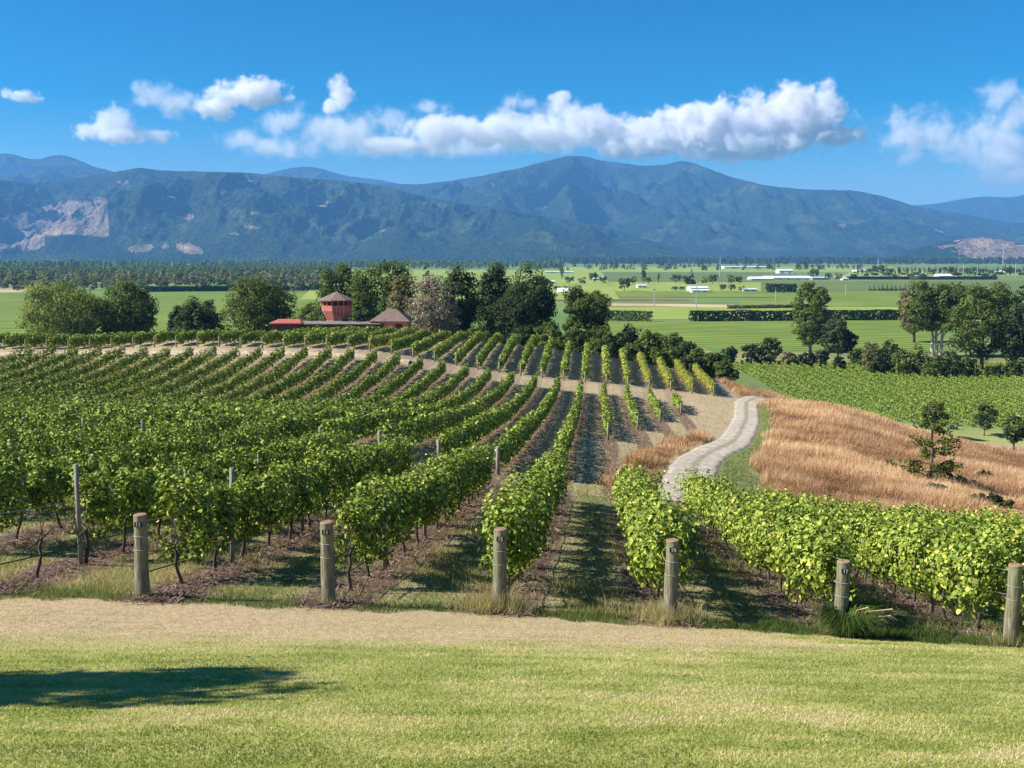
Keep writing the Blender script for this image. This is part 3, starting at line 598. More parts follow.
def vine_row(label, x0, y0, y1, group, per_m, size, half=0.42, zb=0.5, zt=1.68, fold=False, lump=0.3, seed=0, trunks=0, yellow=0.0, shoots=0, posts=(), wires=False, tone=None, mat='vine', sl=SL, gap=1.0):
    r = np.random.default_rng(seed + 100); ox, oy = x0 + sl * y0, y0; org = (ox, oy, gz(ox, oy)); row = empty('vine_row', org); tag(row, label, 'vine row', group)
    V, Fq, t = row_foliage(x0, y0 + gap, y1, per_m, size, half, zb, zt, r, fold, lump, seed, yellow, shoots, sl)
    if tone: t = tone[0] + (t - .45) * tone[1]
    V = V - np.array(org); link('foliage', np_mesh('foliage', V, Fq, M[mat], t), row)
    k = 0
    if trunks:
        yy = y0 + 1.6
        while yy < min(y1, trunks):
            xx = x0 + sl * yy + RT.uniform(-.05, .05); o = link('trunk', TRUNKS[k % 6], row, (xx - org[0], yy - org[1], gz(xx, yy) - org[2])); o.rotation_euler = (RT.uniform(-.12, .12), RT.uniform(-.12, .12), RT.choice((0, math.pi)) + RT.uniform(-.2, .2)); o.scale = (1, 1, RT.uniform(.85, 1.1))
            yy += 1.75 + RT.uniform(-.15, .15); k += 1
    for py_ in posts:
        if y0 < py_ < y1:
            xx = x0 + sl * py_; o = link('line_post', LINEPOST, row, (xx - org[0], py_ - org[1], gz(xx, py_) - org[2])); o.rotation_euler = (RT.uniform(-.03, .03), RT.uniform(-.03, .03), 0); o.scale = (1, 1, 1.12 if py_ < 21.8 and x0 < -6 else RT.uniform(.86, .98))
    if wires:
        for h in (0.85, 1.25): sagging_line('wire', x0, y0, y1, h, 0.004, M['wire'], row, origin=org)
        sagging_line('irrigation_pipe', x0, y0 + .2, y1, 0.42, 0.011, M['dripline'], row, 0.03, origin=org)
    return row
def strainer(label, x, y, h=1.35, rad=0.12, group=None, lean=(0, 0), plate=None, simple=None, mat='post'):
    root = empty('wooden_post', (x, y, gz(x, y))); tag(root, label, 'post', group); root.rotation_euler = (lean[0], lean[1], 0)
    if simple: link('shaft', simple, root); return root
    bm = bmesh.new(); k = 7; rads = [rad * (1.10 - 0.16 * i / (k - 1)) * (1 + RT.uniform(-.02, .02)) for i in range(k)]
    add_tube(bm, [(RT.uniform(-.006, .006), RT.uniform(-.006, .006), -.3 + (h + .3) * i / (k - 1)) for i in range(k)], rads, 18, cap=False)
    me = bpy.data.meshes.new('shaft'); bm.to_mesh(me); bm.free(); me.materials.append(M[mat])
    for p in me.polygons: p.use_smooth = True
    link('shaft', me, root)
    bm_obj('post_top', lambda b: add_tube(b, [(0, 0, h - .02), (0, 0, h + .004), (0, 0, h + .014)], [rads[-1] * 1.0, rads[-1] * 1.01, rads[-1] * .9], 18), M['endgrain'], root)
    for hh in (h - .33, h - .55):
        bm_obj('wire', lambda b: add_tube(b, [(math.cos(a) * rad * 1.03, math.sin(a) * rad * 1.03, hh) for a in np.linspace(0, 2 * math.pi, 21)], [.005] * 21, 4, False), M['wire'], root)
    if plate:
        pl_ = bm_obj('number_plate', lambda b: add_box(b, (0, -rad * .97, h - .13), (.12, .022, .075)), M['plate'], root)
        cu = bpy.data.curves.new('numeral', 'FONT'); cu.body = plate; cu.size = .085; cu.extrude = .002; cu.align_x = 'CENTER'; cu.align_y = 'CENTER'
        to = bpy.data.objects.new('tmp', cu); me = bpy.data.meshes.new_from_object(to); bpy.data.objects.remove(to); me.materials.clear(); me.materials.append(M['numeral'])
        n_ = link('numeral', me, pl_); n_.location = (0, -rad * .97 - .0135, h - .132); n_.rotation_euler = (math.pi / 2, 0, 0)
    return root
# block A: behind the big posts
kA = list(range(-13, 9))
vis = 0
GA, GB, GC_, GP = 'vine rows of the nearest block', 'vine rows of the middle block', 'vine rows of the far block on the crest', 'vine rows of the low field at right'
for k in kA:
    x0 = AX0 + PITCHROW * k - (0.24 if k == -2 else 0); vis += 1
    y0 = 17.0
    if k < -2: y0 = max(17.0, x0 / -(0.4655 + SL) - 3)       # rows cut by the left edge of the frame start just outside it
    if k > 3: y0 = max(17.0, x0 / (0.4655 - SL) - 3)
    y1 = {1: 38.5, 2: 43, 3: 43}.get(k, 43.0) if k > 0 else 42.0
    if y0 > y1 - 4: continue
    near_ = max(17.0, y0)
    where = {-2: 'behind the leftmost big wooden post', -1: 'behind the second big wooden post from the left', 0: 'behind the third big wooden post, left of the shaded grass lane', 1: 'right of the shaded grass lane, behind the fourth big wooden post', 2: 'behind the fifth big wooden post', 3: 'running up to the post at the right edge'}.get(k)
    lab = 'leafy grapevine row ' + (where if where else (ordinal(-2 - k) + ' row left of the leftmost big post' if k < 0 else ordinal(k - 2) + ' row beyond the fifth big post, on the right'))
    per = 1300 if near_ < 24 else 950 if near_ < 32 else 600
    vine_row(lab, x0, y0, y1, GA, per, 0.078 if near_ < 30 else 0.092, 0.30 if k < 1 else 0.40, 0.52, 1.60, True, 0.85, seed=k + 50, trunks=40, shoots=12, posts=([20.2, 25.6, 31] if k == -3 else [21 + 5.2 * i + 0.3 * (k % 3) for i in range(4)]), wires=True, gap={-3: 3.6, -2: 1.6, -1: 1.8, 0: 0.8}.get(k, 0.5 if k > 0 else 1.0), yellow=0.10 if k > 0 else 0.0)
PL = {-2: '11', -1: '11', 0: '15', 1: '10', 2: '17', 3: None}
for k, pos_ in zip((-2, -1, 0, 1, 2, 3), ('first big weathered wooden post from the left, at the lawn edge', 'second big weathered wooden post from the left, between bare vine trunks', 'third big wooden post, wrapped in dry straw, left of the shaded grass lane', 'fourth big wooden post, right of the shaded grass lane', 'fifth big wooden post, dark, above the big green grass tuft', 'big wooden post at the right edge of the photo')):
    x = AX0 + PITCHROW * k + SL * 17 - (0.24 if k == -2 else 0); strainer(pos_, x, 17.0, {2: 1.22, 3: 1.35}.get(k, 1.36), 0.108, 'big end posts at the lawn edge', (RT.uniform(-.02, .02), RT.uniform(-.02, .03)), PL[k])
# block B
SIMPLE = tube_mesh('shaft', [(0, 0, -.3), (0, 0, 1.3), (0, 0, 1.32)], [.10, .09, .075], M['post_pale'], 8)
kB = list(range(-24, 5)); starts = {1: 80, 2: 94, 3: 107, 4: 116}; ends = {4: 126.5, 3: 129}
for n_, k in enumerate(kB):
    x0 = BX0 + PITCHROW * k; y0 = starts.get(k, 50.0 + 1.0 * (k == 0)); y1 = ends.get(k, 130.5)
    if k < 0: y0 = max(y0, x0 / -(0.4655 + SL) - 3)
    if y0 > 122: continue
    vine_row('green vine row of the middle block, %s from its right end' % ordinal(5 - k), x0, y0, y1, GB, 270 if y0 < 60 else 220, 0.18, 0.25, 0.22, 1.46, False, 0.5, seed=200 + k, gap=0.7, shoots=1.2, posts=[])
    if y0 < 51 or k > 0: strainer('pale wooden end post of the middle block, %s from its right end' % ordinal(5 - k), x0 + SL * y0, y0, simple=SIMPLE, group='end posts of the middle block')
    if -12 < k: strainer('pale post at the far end of the %s middle row from the right' % ordinal(5 - k), x0 + SL * (y1 + .5), y1 + .5, simple=SIMPLE, group='far posts of the middle block')
# block C
kC = list(range(-38, 9))
for k in kC:
    x0 = CX0 + 2.7 * k; y0 = 137.5; y1 = 172 if -14 < k < 6 else 148 if k <= -14 else 164
    if (x0 + SL * y0) / y0 < -0.50: continue
    vine_row('vine row arching over the crest, %s from its right end' % ordinal(9 - k), x0, y0, y1, GC_, 210, 0.24, 0.36 if k > -16 else 0.30, 0.2, 1.6, False, 0.4, seed=300 + k, gap=0.6, yellow=0.30 if k > 2 else 0.04, mat='vine_yellow' if k > 4 or (k == -8) else 'vine')
    strainer('thin pale post of the crest block, %s from its right end' % ordinal(9 - k), x0 + SL * y0, y0, simple=SIMPLE, group='end posts of the crest block')
# low field on the plain at the right: rows run away to the upper left
vis = 0
for k in range(-10, 96):
    s2 = 0.05; x0 = 68 + 2.7 * k - s2 * 330; ya, yb = 196.0, 325.0 - 0.02 * (k)
    far_x = x0 + s2 * yb
    ya = max(ya, 190.0 + 0.5 * max(0, 30 - k) * 1.2)
    u_near = (x0 + s2 * ya) / ya
    if u_near > 0.50: ya = max(ya, x0 / (0.50 - s2))
    if ya > yb - 10 or (x0 + s2 * yb) / yb < 0.19: continue
    if -10 > k: continue
    vis += 1; r = np.random.default_rng(500 + k)
    # terrain still falls here at the left: keep to the flat
    vine_row('distant vine row of the low field, %s from its left edge' % ordinal(vis), x0, ya, yb, GP, 34, 0.34, 0.24, 0.12, 1.2, False, 0.15, tone=(.40, .30), seed=500 + k, gap=0.2, sl=s2, yellow=0.0)

# ------------------------------------------------------------------ trees and bushes
def crown_cards(lobes, n, size, r, clumps=60, rc=0.16, hang=0.0, open_=0.0):
    """lobes: (cx,cy,cz,rx,ry,rz) round a trunk foot at the origin"""
    L_ = np.array(lobes, float); w = (L_[:, 3] * L_[:, 4] * L_[:, 5]) ** 0.66; li = r.choice(len(L_), clumps, p=w / w.sum())
    d = r.normal(0, 1, (clumps, 3)); d /= np.linalg.norm(d, axis=1)[:, None]; rr = 1 - np.abs(r.normal(0, 0.22, clumps)); rr = np.clip(rr, 0.2, 1.08)
    cc = L_[li, :3] + d * L_[li, 3:] * rr[:, None]; R = L_[li, 3:].mean(1) * rc * r.uniform(0.6, 1.5, clumps) * 1.6
    k = r.choice(clumps, n, p=R ** 2 / (R ** 2).sum()); dd = r.normal(0, 1, (n, 3)); dd /= np.linalg.norm(dd, axis=1)[:, None]
    rad = r.uniform(0.35, 1.0, n) ** 0.6; P = cc[k] + dd * (R[k] * rad)[:, None] * [1, 1, 0.75]; P[:, 2] -= hang * r.uniform(0, 1, n) * R[k]
    N = dd * 0.8 + d[k] * 0.6 + [0, 0, 0.35]
    t = np.clip(r.beta(2.5, 2.5, n) + 0.28 * (r.uniform(-1, 1, clumps)[k]), 0, 1)
    return P, N, t
def make_trunk(name, h, rad, crown_r, crown_z, r, mat, limbs=6, stems=1, spread=0.12, seg=8):
    bm = bmesh.new()
    for s_ in range(stems):
        a0 = r.uniform(0, 6.28); off = 0 if stems == 1 else rad * 2.2; bx, by = math.cos(a0) * off, math.sin(a0) * off
        top = (bx + math.cos(a0) * spread * h * (stems > 1), by + math.sin(a0) * spread * h * (stems > 1), h)
        pts = []; n = 6
        for i in range(n): f = i / (n - 1); pts.append((bx + (top[0] - bx) * f + r.uniform(-.02, .02) * h * (i > 0), by + (top[1] - by) * f + r.uniform(-.02, .02) * h * (i > 0), -0.3 + (h + .3) * f))
        add_tube(bm, pts, [rad * (1.15 - 0.85 * i / (n - 1)) for i in range(n)], seg)
        for k in range(limbs):
            f = r.uniform(.35, .95); p = Vector(pts[min(n - 1, int(f * (n - 1)))]); a = r.uniform(0, 6.28); l = crown_r * r.uniform(.5, .95)
            e = Vector((p.x + math.cos(a) * l, p.y + math.sin(a) * l, p.z + l * r.uniform(.4, 1.1))); m_ = p.lerp(e, .5) + Vector((0, 0, -0.08 * l))
            add_tube(bm, [p, m_, e], [rad * .38, rad * .26, rad * .1], 5)
    me = bpy.data.meshes.new(name); bm.to_mesh(me); bm.free(); me.materials.append(mat)
    for p in me.polygons: p.use_smooth = True
    return me
def shape_lobes(kind, h, w, r):
    R = w / 2
    if kind == 'round':
        b = h * 0.12; L_ = [(0, 0, b + (h - b) * .52, R * .82, R * .8, (h - b) * .46)]
        for i in range(5): a = i * 1.26 + r.random(); L_.append((math.cos(a) * R * .5, math.sin(a) * R * .5, b + (h - b) * r.uniform(.3, .68), R * .5, R * .5, (h - b) * .27))
        return L_
    if kind == 'tall':
        L_ = []
        for i in range(6): f = i / 5; q = math.sin(math.pi * (0.18 + 0.74 * f)); L_.append((r.uniform(-.22, .22) * R, r.uniform(-.2, .2) * R, h * (.2 + .66 * f), R * .8 * q + .1 * R, R * .75 * q, h * .15))
        return L_
    if kind == 'oval':
        L_ = [(0, 0, h * .54, R * .78, R * .75, h * .44)]
        for i in range(7): a = i * 2.4; f = .22 + .1 * i; L_.append((math.cos(a) * R * .45 * math.sin(math.pi * f * .9 + .2), math.sin(a) * R * .4, h * f, R * .5, R * .5, h * .15))
        return L_
    if kind == 'group':
        L_ = []
        for i in range(5): x = (i - 2) / 2 * R * .66; L_.append((x, r.uniform(-.3, .3) * R, h * .52 + r.uniform(-.03, .03) * h, R * .40, R * .42, h * (.47 + r.uniform(-.05, .02))))
        return L_
    if kind == 'high': return [((i - 2) / 2 * R * .62, rr_ * R, h * .66, R * .42, R * .45, h * .33) for i, rr_ in enumerate((-.1, .2, -.2, .15, 0))]
    if kind == 'cone': return [(0, 0, h * (.12 + .8 * f), R * (1.0 - f) * .9 + R * .12, R * (1.0 - f) * .9 + R * .12, h * .13) for f in np.linspace(0, .95, 6)]
    if kind == 'bush':
        L_ = [(0, 0, h * .45, R * .8, R * .7, h * .52)]
        for i in range(4): L_.append((r.uniform(-.5, .5) * R, r.uniform(-.4, .4) * R, h * r.uniform(.3, .6), R * .5, R * .45, h * .38))
        return L_
    if kind == 'hedge': return [(x * R, 0, h * .5, R * .3, 1.4, h * .5) for x in (-.8, -.4, 0, .4, .8)]
def tree(label, base, h, w, kind='round', mat='tree', n=5000, card=0.35, clumps=70, rc=0.16, bark='bark', name='tree', cat='tree', group=None, stems=1, seed=0, limbs=6, bare=0, hang=0.0, trunk_h=None):
    r = np.random.default_rng(seed + 900); rr = random.Random(seed); root = empty(name, base); tag(root, label, cat, group)
    P, N, t = crown_cards(shape_lobes(kind, h, w, rr), n, card, r, clumps, rc, hang)
    P[:, 2] = np.maximum(P[:, 2], 0.02); V, Fq, k = leaf_quads(P, N, card, r); link('crown' if cat == 'tree' else 'foliage', np_mesh('crown', V, Fq, M[mat], np.repeat(t, k)), root)
    th = trunk_h or h * (.72 if kind != 'bush' else .5)
    link('trunk' if cat == 'tree' else 'stem', make_trunk('trunk', th, max(.05, h * .022), w * .36, h * .5, rr, M[bark], limbs, stems), root)
    if bare:      # many fine pale twigs through the crown
        bm = bmesh.new()
        for i in range(bare):
            a = rr.uniform(0, 6.28); e = rr.uniform(.25, 1.0); rad_ = w * .46 * math.sqrt(rr.random()); x_, y_ = math.cos(a) * rad_, math.sin(a) * rad_; zt_ = h * (1 - 0.35 * (rad_ / (w * .5)) ** 2) * rr.uniform(.75, 1.0)
            p0 = Vector((x_ * .25, y_ * .25, h * rr.uniform(.02, .3))); p1 = Vector((x_, y_, zt_)); pm = p0.lerp(p1, .5) + Vector((x_ * .15, y_ * .15, 0))
            add_tube(bm, [p0, pm, p1], [.06, .04, .02], 4, False)
        me = bpy.data.meshes.new('twigs'); bm.to_mesh(me); bm.free(); me.materials.append(M['twig']); link('branch', me, root)
    return root
def T(label, px, d, top, wpx, kind='round', mat='tree', base_py=None, **kw):
    if base_py: b = plain(px, base_py); d = b.y
    x = (px - CX) / F * d; z = gz(x, d); zt_ = -(top - HY) / F * d; h = zt_ - z; w = wpx / F * d
    kw.setdefault('seed', int(px * 7 + top)); kw.setdefault('card', 1.9 * d / F); area = wpx * min(h / d * F, wpx * 2.2)
    kw.setdefault('n', int(min(16000, area * 3.4))); kw.setdefault('clumps', int(min(330, 40 + area / 12)))
    return tree(label, (x, d, z), h, w, kind, mat, **kw)
GW = 'trees standing behind the vineyard crest'
T('wide yellow-green willow with pale bare twigs, leftmost of the trees behind the crest', 62, 232, 279, 92, 'round', 'tree_light', bare=130, rc=.15, bark='bark_pale')
T('dark round tree right beside the yellow-green willow', 127, 238, 279, 62, 'round', 'tree')
T('low blue-green tree left of the large round tree', 200, 226, 294, 50, 'round', 'tree_dark')
T('small low tree between the dark round tree and the large round tree', 181, 230, 304, 28, 'round', 'tree_dark')
T('large dense round green tree left of the red tower', 259, 232, 273, 74, 'round', 'tree')
T('small yellow tree left of the red tower', 308, 262, 300, 30, 'round', 'tree_light')
T('tall dark tree right behind the red tower', 345, 246, 261, 52, 'group', 'tree')
T('tallest dark tree between the red tower and the bare pale tree', 384, 240, 259, 62, 'group', 'tree')
T('olive-leaved tree just left of the bare pale tree', 404, 228, 273, 38, 'oval', 'tree_olive')
T('dark shrubby tree at the right foot of the red tower', 365, 205, 304, 40, 'bush', 'tree_dark')
T('bare pale twiggy tree beside the brown-roofed house', 433, 208, 272, 58, 'round', 'tree_brown', bare=170, n=7500, bark='twig', limbs=12)
T('narrow brown-green tree right of the bare pale tree', 461, 214, 264, 40, 'oval', 'tree_dark')
T('dark tree left in the tallest clump at the centre', 494, 222, 264, 44, 'oval', 'tree_dark')
T('broad dark tree right in the tallest clump at the centre', 530, 218, 264, 56, 'round', 'tree_dark')
T('dark low tree filling the middle of the central clump', 510, 210, 290, 60, 'bush', 'tree_dark')
T('sunlit green tree with uneven top standing alone right of the central clump', 586, 210, 281, 54, 'oval', 'tree', clumps=110, rc=.18)
T('thin distant poplar seen over the bare pale tree', 426, 620, 259, 9, 'tall', 'tree_dark')
# shrubs on the right-hand slope behind the crest
sh = [(520, 196, 322, 34), (548, 195, 321, 38), (478, 196, 326, 36), (575, 200, 330, 30), (560, 190, 335, 30), (604, 205, 326, 36), (628, 208, 324, 36), (650, 206, 327, 36), (672, 204, 332, 36), (612, 195, 338, 34), (640, 194, 340, 36), (664, 192, 344, 34), (686, 198, 338, 34), (700, 192, 346, 34), (716, 186, 350, 30), (694, 184, 354, 30), (718, 187, 352, 30), (729, 183, 359, 26), (446, 196, 329, 26)]
for i, (px, d, top, w) in enumerate(sh):
    T('dark green shrub in the dense thicket behind the crest rows', px, d, top, w, 'bush', 'tree' if i % 3 else 'tree_dark', name='shrub', cat='shrub', group='shrubs of the dense thicket behind the crest', n=5200, limbs=4)
# right-hand trees on the plain
T('tall loose poplar-like tree standing alone in front of the long hedge', 811, 0, 279, 44, 'oval', 'tree', base_py=352, clumps=200, trunk_h=14)
T('small dark round tree with a clear trunk right of the tall loose tree', 839, 0, 316, 37, 'round', 'tree_dark', base_py=364, trunk_h=9)
T('grey-green tall tree with forked white trunks', 938, 0, 281, 60, 'high', 'tree', base_py=357, bark='bark_pale', stems=3, trunk_h=16, limbs=4)
T('greyish open tree behind the white-trunked tree', 915, 0, 281, 34, 'round', 'tree_olive', base_py=342)
T('big sunlit spreading tree at the right side', 984, 0, 281, 82, 'round', 'tree', base_py=372, clumps=260, rc=.13)
T('dark crowned tree at the right edge, below the big sunlit tree', 1017, 0, 300, 48, 'round', 'tree_dark', base_py=374)
T('dark tree top rising at the right edge of the photo', 1026, 0, 276, 30, 'tall', 'tree_dark', base_py=350)
bs = [(752, 366, 340, 24, 'd'), (772, 362, 336, 26, 'd'), (765, 366, 352, 30, 'o'), (790, 366, 352, 24, 'o'), (806, 368, 350, 22, 'd'), (822, 366, 348, 20, 'd'), (860, 366, 346, 22, 't'), (872, 372, 338, 24, 'o'), (890, 372, 338, 26, 'd'), (882, 374, 352, 26, 'd'), (906, 376, 346, 26, 't'), (920, 374, 342, 26, 'l'),
      (936, 378, 352, 28, 't'), (952, 378, 348, 30, 'd'), (968, 376, 354, 26, 't'), (995, 378, 366, 24, 'd'), (1012, 378, 360, 30, 't'), (1032, 378, 356, 30, 'd'), (842, 370, 356, 18, 'd'), (730, 366, 345, 20, 'd')]
for px, by, top, w, c_ in bs: T('rounded bush in the shelter belt above the low vine field', px, 0, top, w, 'bush', {'d': 'tree_dark', 'o': 'tree_olive', 't': 'tree', 'l': 'tree_light'}[c_], base_py=by, name='bush', cat='bush', group='bushes of the shelter belt above the low field', n=1500, limbs=4)
# saplings in the brown grass
p = hit(937, 489, 40); hgt = (489 - 401) / F * p.y
r_ = random.Random(3); root = empty('young_tree', p); tag(root, 'sparse young tree with tiered leafy branches, nearest in the brown grass', 'tree')
V_, N_, bm = [], [], bmesh.new(); add_tube(bm, [(0, 0, -.3), (.08, 0, hgt * .4), (.0, .05, hgt * .75), (.05, 0, hgt)], [.12, .09, .05, .015], 8)
for i in range(34):
    f = r_.uniform(.04, .97); a = r_.uniform(0, 6.28); l = hgt * (.42 * (1 - f) ** .8 + .07) * r_.uniform(.6, 1.1); e = Vector((math.cos(a) * l, math.sin(a) * l, hgt * f + l * .18)); b0 = Vector((.03, 0, hgt * f)); add_tube(bm, [b0, b0.lerp(e, .5) + Vector((0, 0, .03 * l)), e], [.035, .022, .008], 5)
    for q in range(int(30 + 40 * l)):
        g_ = r_.uniform(.35, 1.05); V_.append(list(b0.lerp(e, g_) + Vector((r_.gauss(0, .13), r_.gauss(0, .13), r_.gauss(0, .13))))); N_.append((r_.gauss(0, .5), r_.gauss(0, .5), .8))
me = bpy.data.meshes.new('trunk'); bm.to_mesh(me); bm.free(); me.materials.append(M['bark']); link('trunk', me, root)
V_, Fq, k = leaf_quads(np.array(V_), np.array(N_), 0.17, np.random.default_rng(4)); link('crown', np_mesh('crown', V_, Fq, M['tree'], np.repeat(np.random.default_rng(5).uniform(.2, .9, len(V_) // 4), 4)), root)
for px, by, top, w, lb in [(939, 438, 401, 26, 'young dark tree behind the sparse sapling, in front of the low field'), (990, 437, 403, 28, 'round young tree beside the pale path, right of the sapling'), (1021, 452, 412, 26, 'young tree cut by the right edge, beside the brown grass')]:
    q = hit(px, by, 60); T(lb, px, q.y, top, w, 'round', 'tree_dark', name='young_tree', n=1500, clumps=40, rc=.22, card=.32)
for i, (px, by, h_, w_) in enumerate([(972, 492, 1.0, 2.4), (950, 489, 1.5, 2.6), (960, 492, 1.2, 2.8), (940, 488, 1.3, 2.0), (944, 497, .9, 2.2), (990, 508, .8, 2.6), (1008, 512, 1.0, 2.2), (945, 452, .7, 1.4), (992, 480, .7, 1.2), (958, 430, 1.2, 3)]):
    q = hit(px, by, 40); tree('low dark green shrub growing in the brown grass', q, h_, w_, 'bush', 'tree_dark', 500, .16, 20, name='shrub', cat='shrub', group='low shrubs in the brown grass', seed=i, limbs=3)
# tree to the left of the picture: only its shadow shows on the lawn
tree('slim garden tree left of the photo that shades the lawn', (-10.8, 8.5, gz(-10.8, 8.5)), 6.4, 2.5, 'oval', 'tree', 8000, .15, 110, .2, seed=77)

# hedges
def hedge(label, p0, p1, h, thick, mat='tree_dark', dens=7.0, card=1.0):
    r = np.random.default_rng(int(p0.x) % 997); L_ = (p1 - p0).length; n = int(L_ * (h + thick) * dens / card); s = r.uniform(0, 1, n); side = r.uniform(0, 1, n)
    dirv = (p1 - p0).normalized(); nor = Vector((-dirv.y, dirv.x, 0)); top = side > .65; wz = np.where(top, h * (1 + .14 * (fbm(s * L_ / 5, s * 0, 3, 3) - .5) * 2), r.uniform(0, h, n)); wo = np.where(top, r.uniform(-.5, .5, n), np.where(r.uniform(0, 1, n) < .5, -.5, .5)) * thick
    P = np.array(p0)[None] + s[:, None] * L_ * np.array(dirv)[None] + wo[:, None] * np.array(nor)[None] + r.normal(0, .22, (n, 3)); P[:, 2] = p0.z + np.maximum(wz, .1)
    N = np.where(top[:, None], [0, 0, 1.0], np.sign(wo)[:, None] * np.array(nor)[None]) + [0, 0, .2]
    root = empty('hedge', p0); tag(root, label, 'hedge'); V, Fq, k = leaf_quads(P - np.array(p0), N, card, r)
    link('foliage', np_mesh('foliage', V, Fq, M[mat], np.repeat(r.beta(2, 2.5, n), k)), root); return root
hedge('long clipped dark hedge across the plain behind the low field', plain(690, 321), plain(990, 319), 5.0, 3.0)
hedge('short pale clipped hedge left of the long dark hedge', plain(608, 320), plain(652, 321), 4.8, 3.0, 'tree')
hedge('dark low hedge row in front of the white sheds', plain(766, 292), plain(795, 292.3), 7.0, 6, card=2.2)
hedge('long dark windbreak left behind the grove', plain(146, 291.5), plain(330, 290.0), 4.5, 3, card=1.6)
hedge('thin dark shelter hedge at the right on the plain', plain(846, 279.2), plain(994, 279.4), 3.6, 5, card=2.4)
hedge('broken olive hedge along the tan strip', plain(728, 308.5), plain(800, 307.5), 2.0, 2.0, 'tree_olive', card=.9)
hedge('yellowish low shrub line on the crest below the red tower', Vector((-34, 176, gz(-34, 176))), Vector((-29, 177, gz(-29, 177))), 1.9, 2.0, 'tree_light', card=.35, dens=12)

# distant trees: a few kinds, copied
def far_proto(kind, mat, h, w, n, card, seed):
    root = tree('', (0, 0, 0), h, w, kind, mat, n, card, 26, .22, seed=seed, limbs=3); return root
PR = [far_proto('round', 'tree', 10, 9, 420, 1.1, 1), far_proto('round', 'tree_light', 9, 10, 420, 1.1, 2), far_proto('tall', 'tree_dark', 14, 5.5, 420, 1.1, 3), far_proto('cone', 'tree_dark', 12, 6, 420, 1.1, 4), far_proto('round', 'tree_olive', 8, 9, 420, 1.1, 5)]
used = [False] * 5; RD = random.Random(21)
def far_tree(k, px, by, hpx, label, group, wf=1.0):
    b = plain(px, by); s = hpx / F * b.y / PR[k].children[0].dimensions.z if False else hpx / F * b.y / (10, 9, 14, 12, 8)[k]
    if not used[k]: root = PR[k]; used[k] = True
    else:
        root = PR[k].copy(); C.objects.link(root)
        for ch in PR[k].children:
            c_ = ch.copy(); C.objects.link(c_); c_.parent = root
    root.location = b; root.rotation_euler = (0, 0, RD.uniform(0, 6.28)); root.scale = (s * wf, s * wf, s)
    root['label'] = label; root['category'] = 'tree'; root['group'] = group
KN = ['dark round', 'green round', 'dark columnar', 'dark pointed', 'olive round']
for k, px, by, hp, wf in [(2, 562, 279, 14, .8), (0, 569, 284, 9, 1.2), (1, 582, 284, 8, 1.1), (0, 594, 283, 12, 1.1), (0, 603, 284, 9, 1), (0, 624, 291, 15, 1.2), (1, 632, 284, 9, 1), (2, 643, 283, 18, .9), (0, 648, 284, 8, 1), (2, 658, 283, 12, .6), (0, 675, 283, 10, 1.4), (3, 690, 284, 17, 1.1), (0, 686, 284, 10, 1.2), (1, 704, 284, 9, 1), (0, 712, 284, 11, 1.1), (1, 730, 284, 11, .8), (0, 738, 284, 9, 1),
                          (0, 674, 290.5, 5, 1.6), (0, 681, 290.5, 5, 1.6), (0, 722, 291, 8, 1.1), (0, 731, 291, 8, 1.2), (1, 741, 291, 6, 1.2), (0, 557, 291, 6, 1.5), (1, 566, 291, 6, 1.5), (1, 578, 292, 8, 1.5), (0, 545, 286, 8, 1.5), (0, 812, 279, 12, 1.1), (0, 827, 280, 8, 1.2), (1, 837, 280, 8, 1), (0, 920, 280, 6, 2), (1, 912, 280, 5, 2), (2, 596, 268, 8, .7), (3, 545, 268, 8, 1), (3, 183, 277, 12, .9), (3, 336, 275, 12, .9), (3, 500, 276, 9, 1), (3, 1002, 270, 7, 1)]:
    far_tree(k, px, by, hp, '%s tree on the far plain' % KN[k], 'scattered %s trees on the far plain' % KN[k], wf)
for i in range(9): far_tree(3, 869 + i * 4.3, 290.5, 7.5 + RD.uniform(-1, 1), 'small pointed conifer in a short row on the plain', 'short row of conifers', 1.0)
for i in range(46): far_tree(RD.choice((0, 3, 3, 2)), 852 + i * 4.1, 275.5 + RD.uniform(-.8, 1.2), RD.uniform(7, 12), 'dark shelter tree in the long belt under the bare knoll', 'shelter belt under the bare knoll', 1.2)
for by, sp, ks in ((290.6, 9, (0, 1, 4, 0)), (286.5, 9, (0, 4, 4, 1)), (283.0, 9, (0, 0, 1, 4))):
    x_ = -12
    while x_ < 334:
        k = RD.choice(ks)
        if by > 290 and 150 < x_ < 330 and RD.random() < .5: x_ += sp; continue
        far_tree(k, x_ + RD.uniform(-3, 3), by + RD.uniform(-1.0, 1.0), RD.uniform(6.5, 11), '%s tree in the woodland belt at left' % KN[k], '%s trees of the woodland belt at left' % KN[k], 1.35); x_ += sp
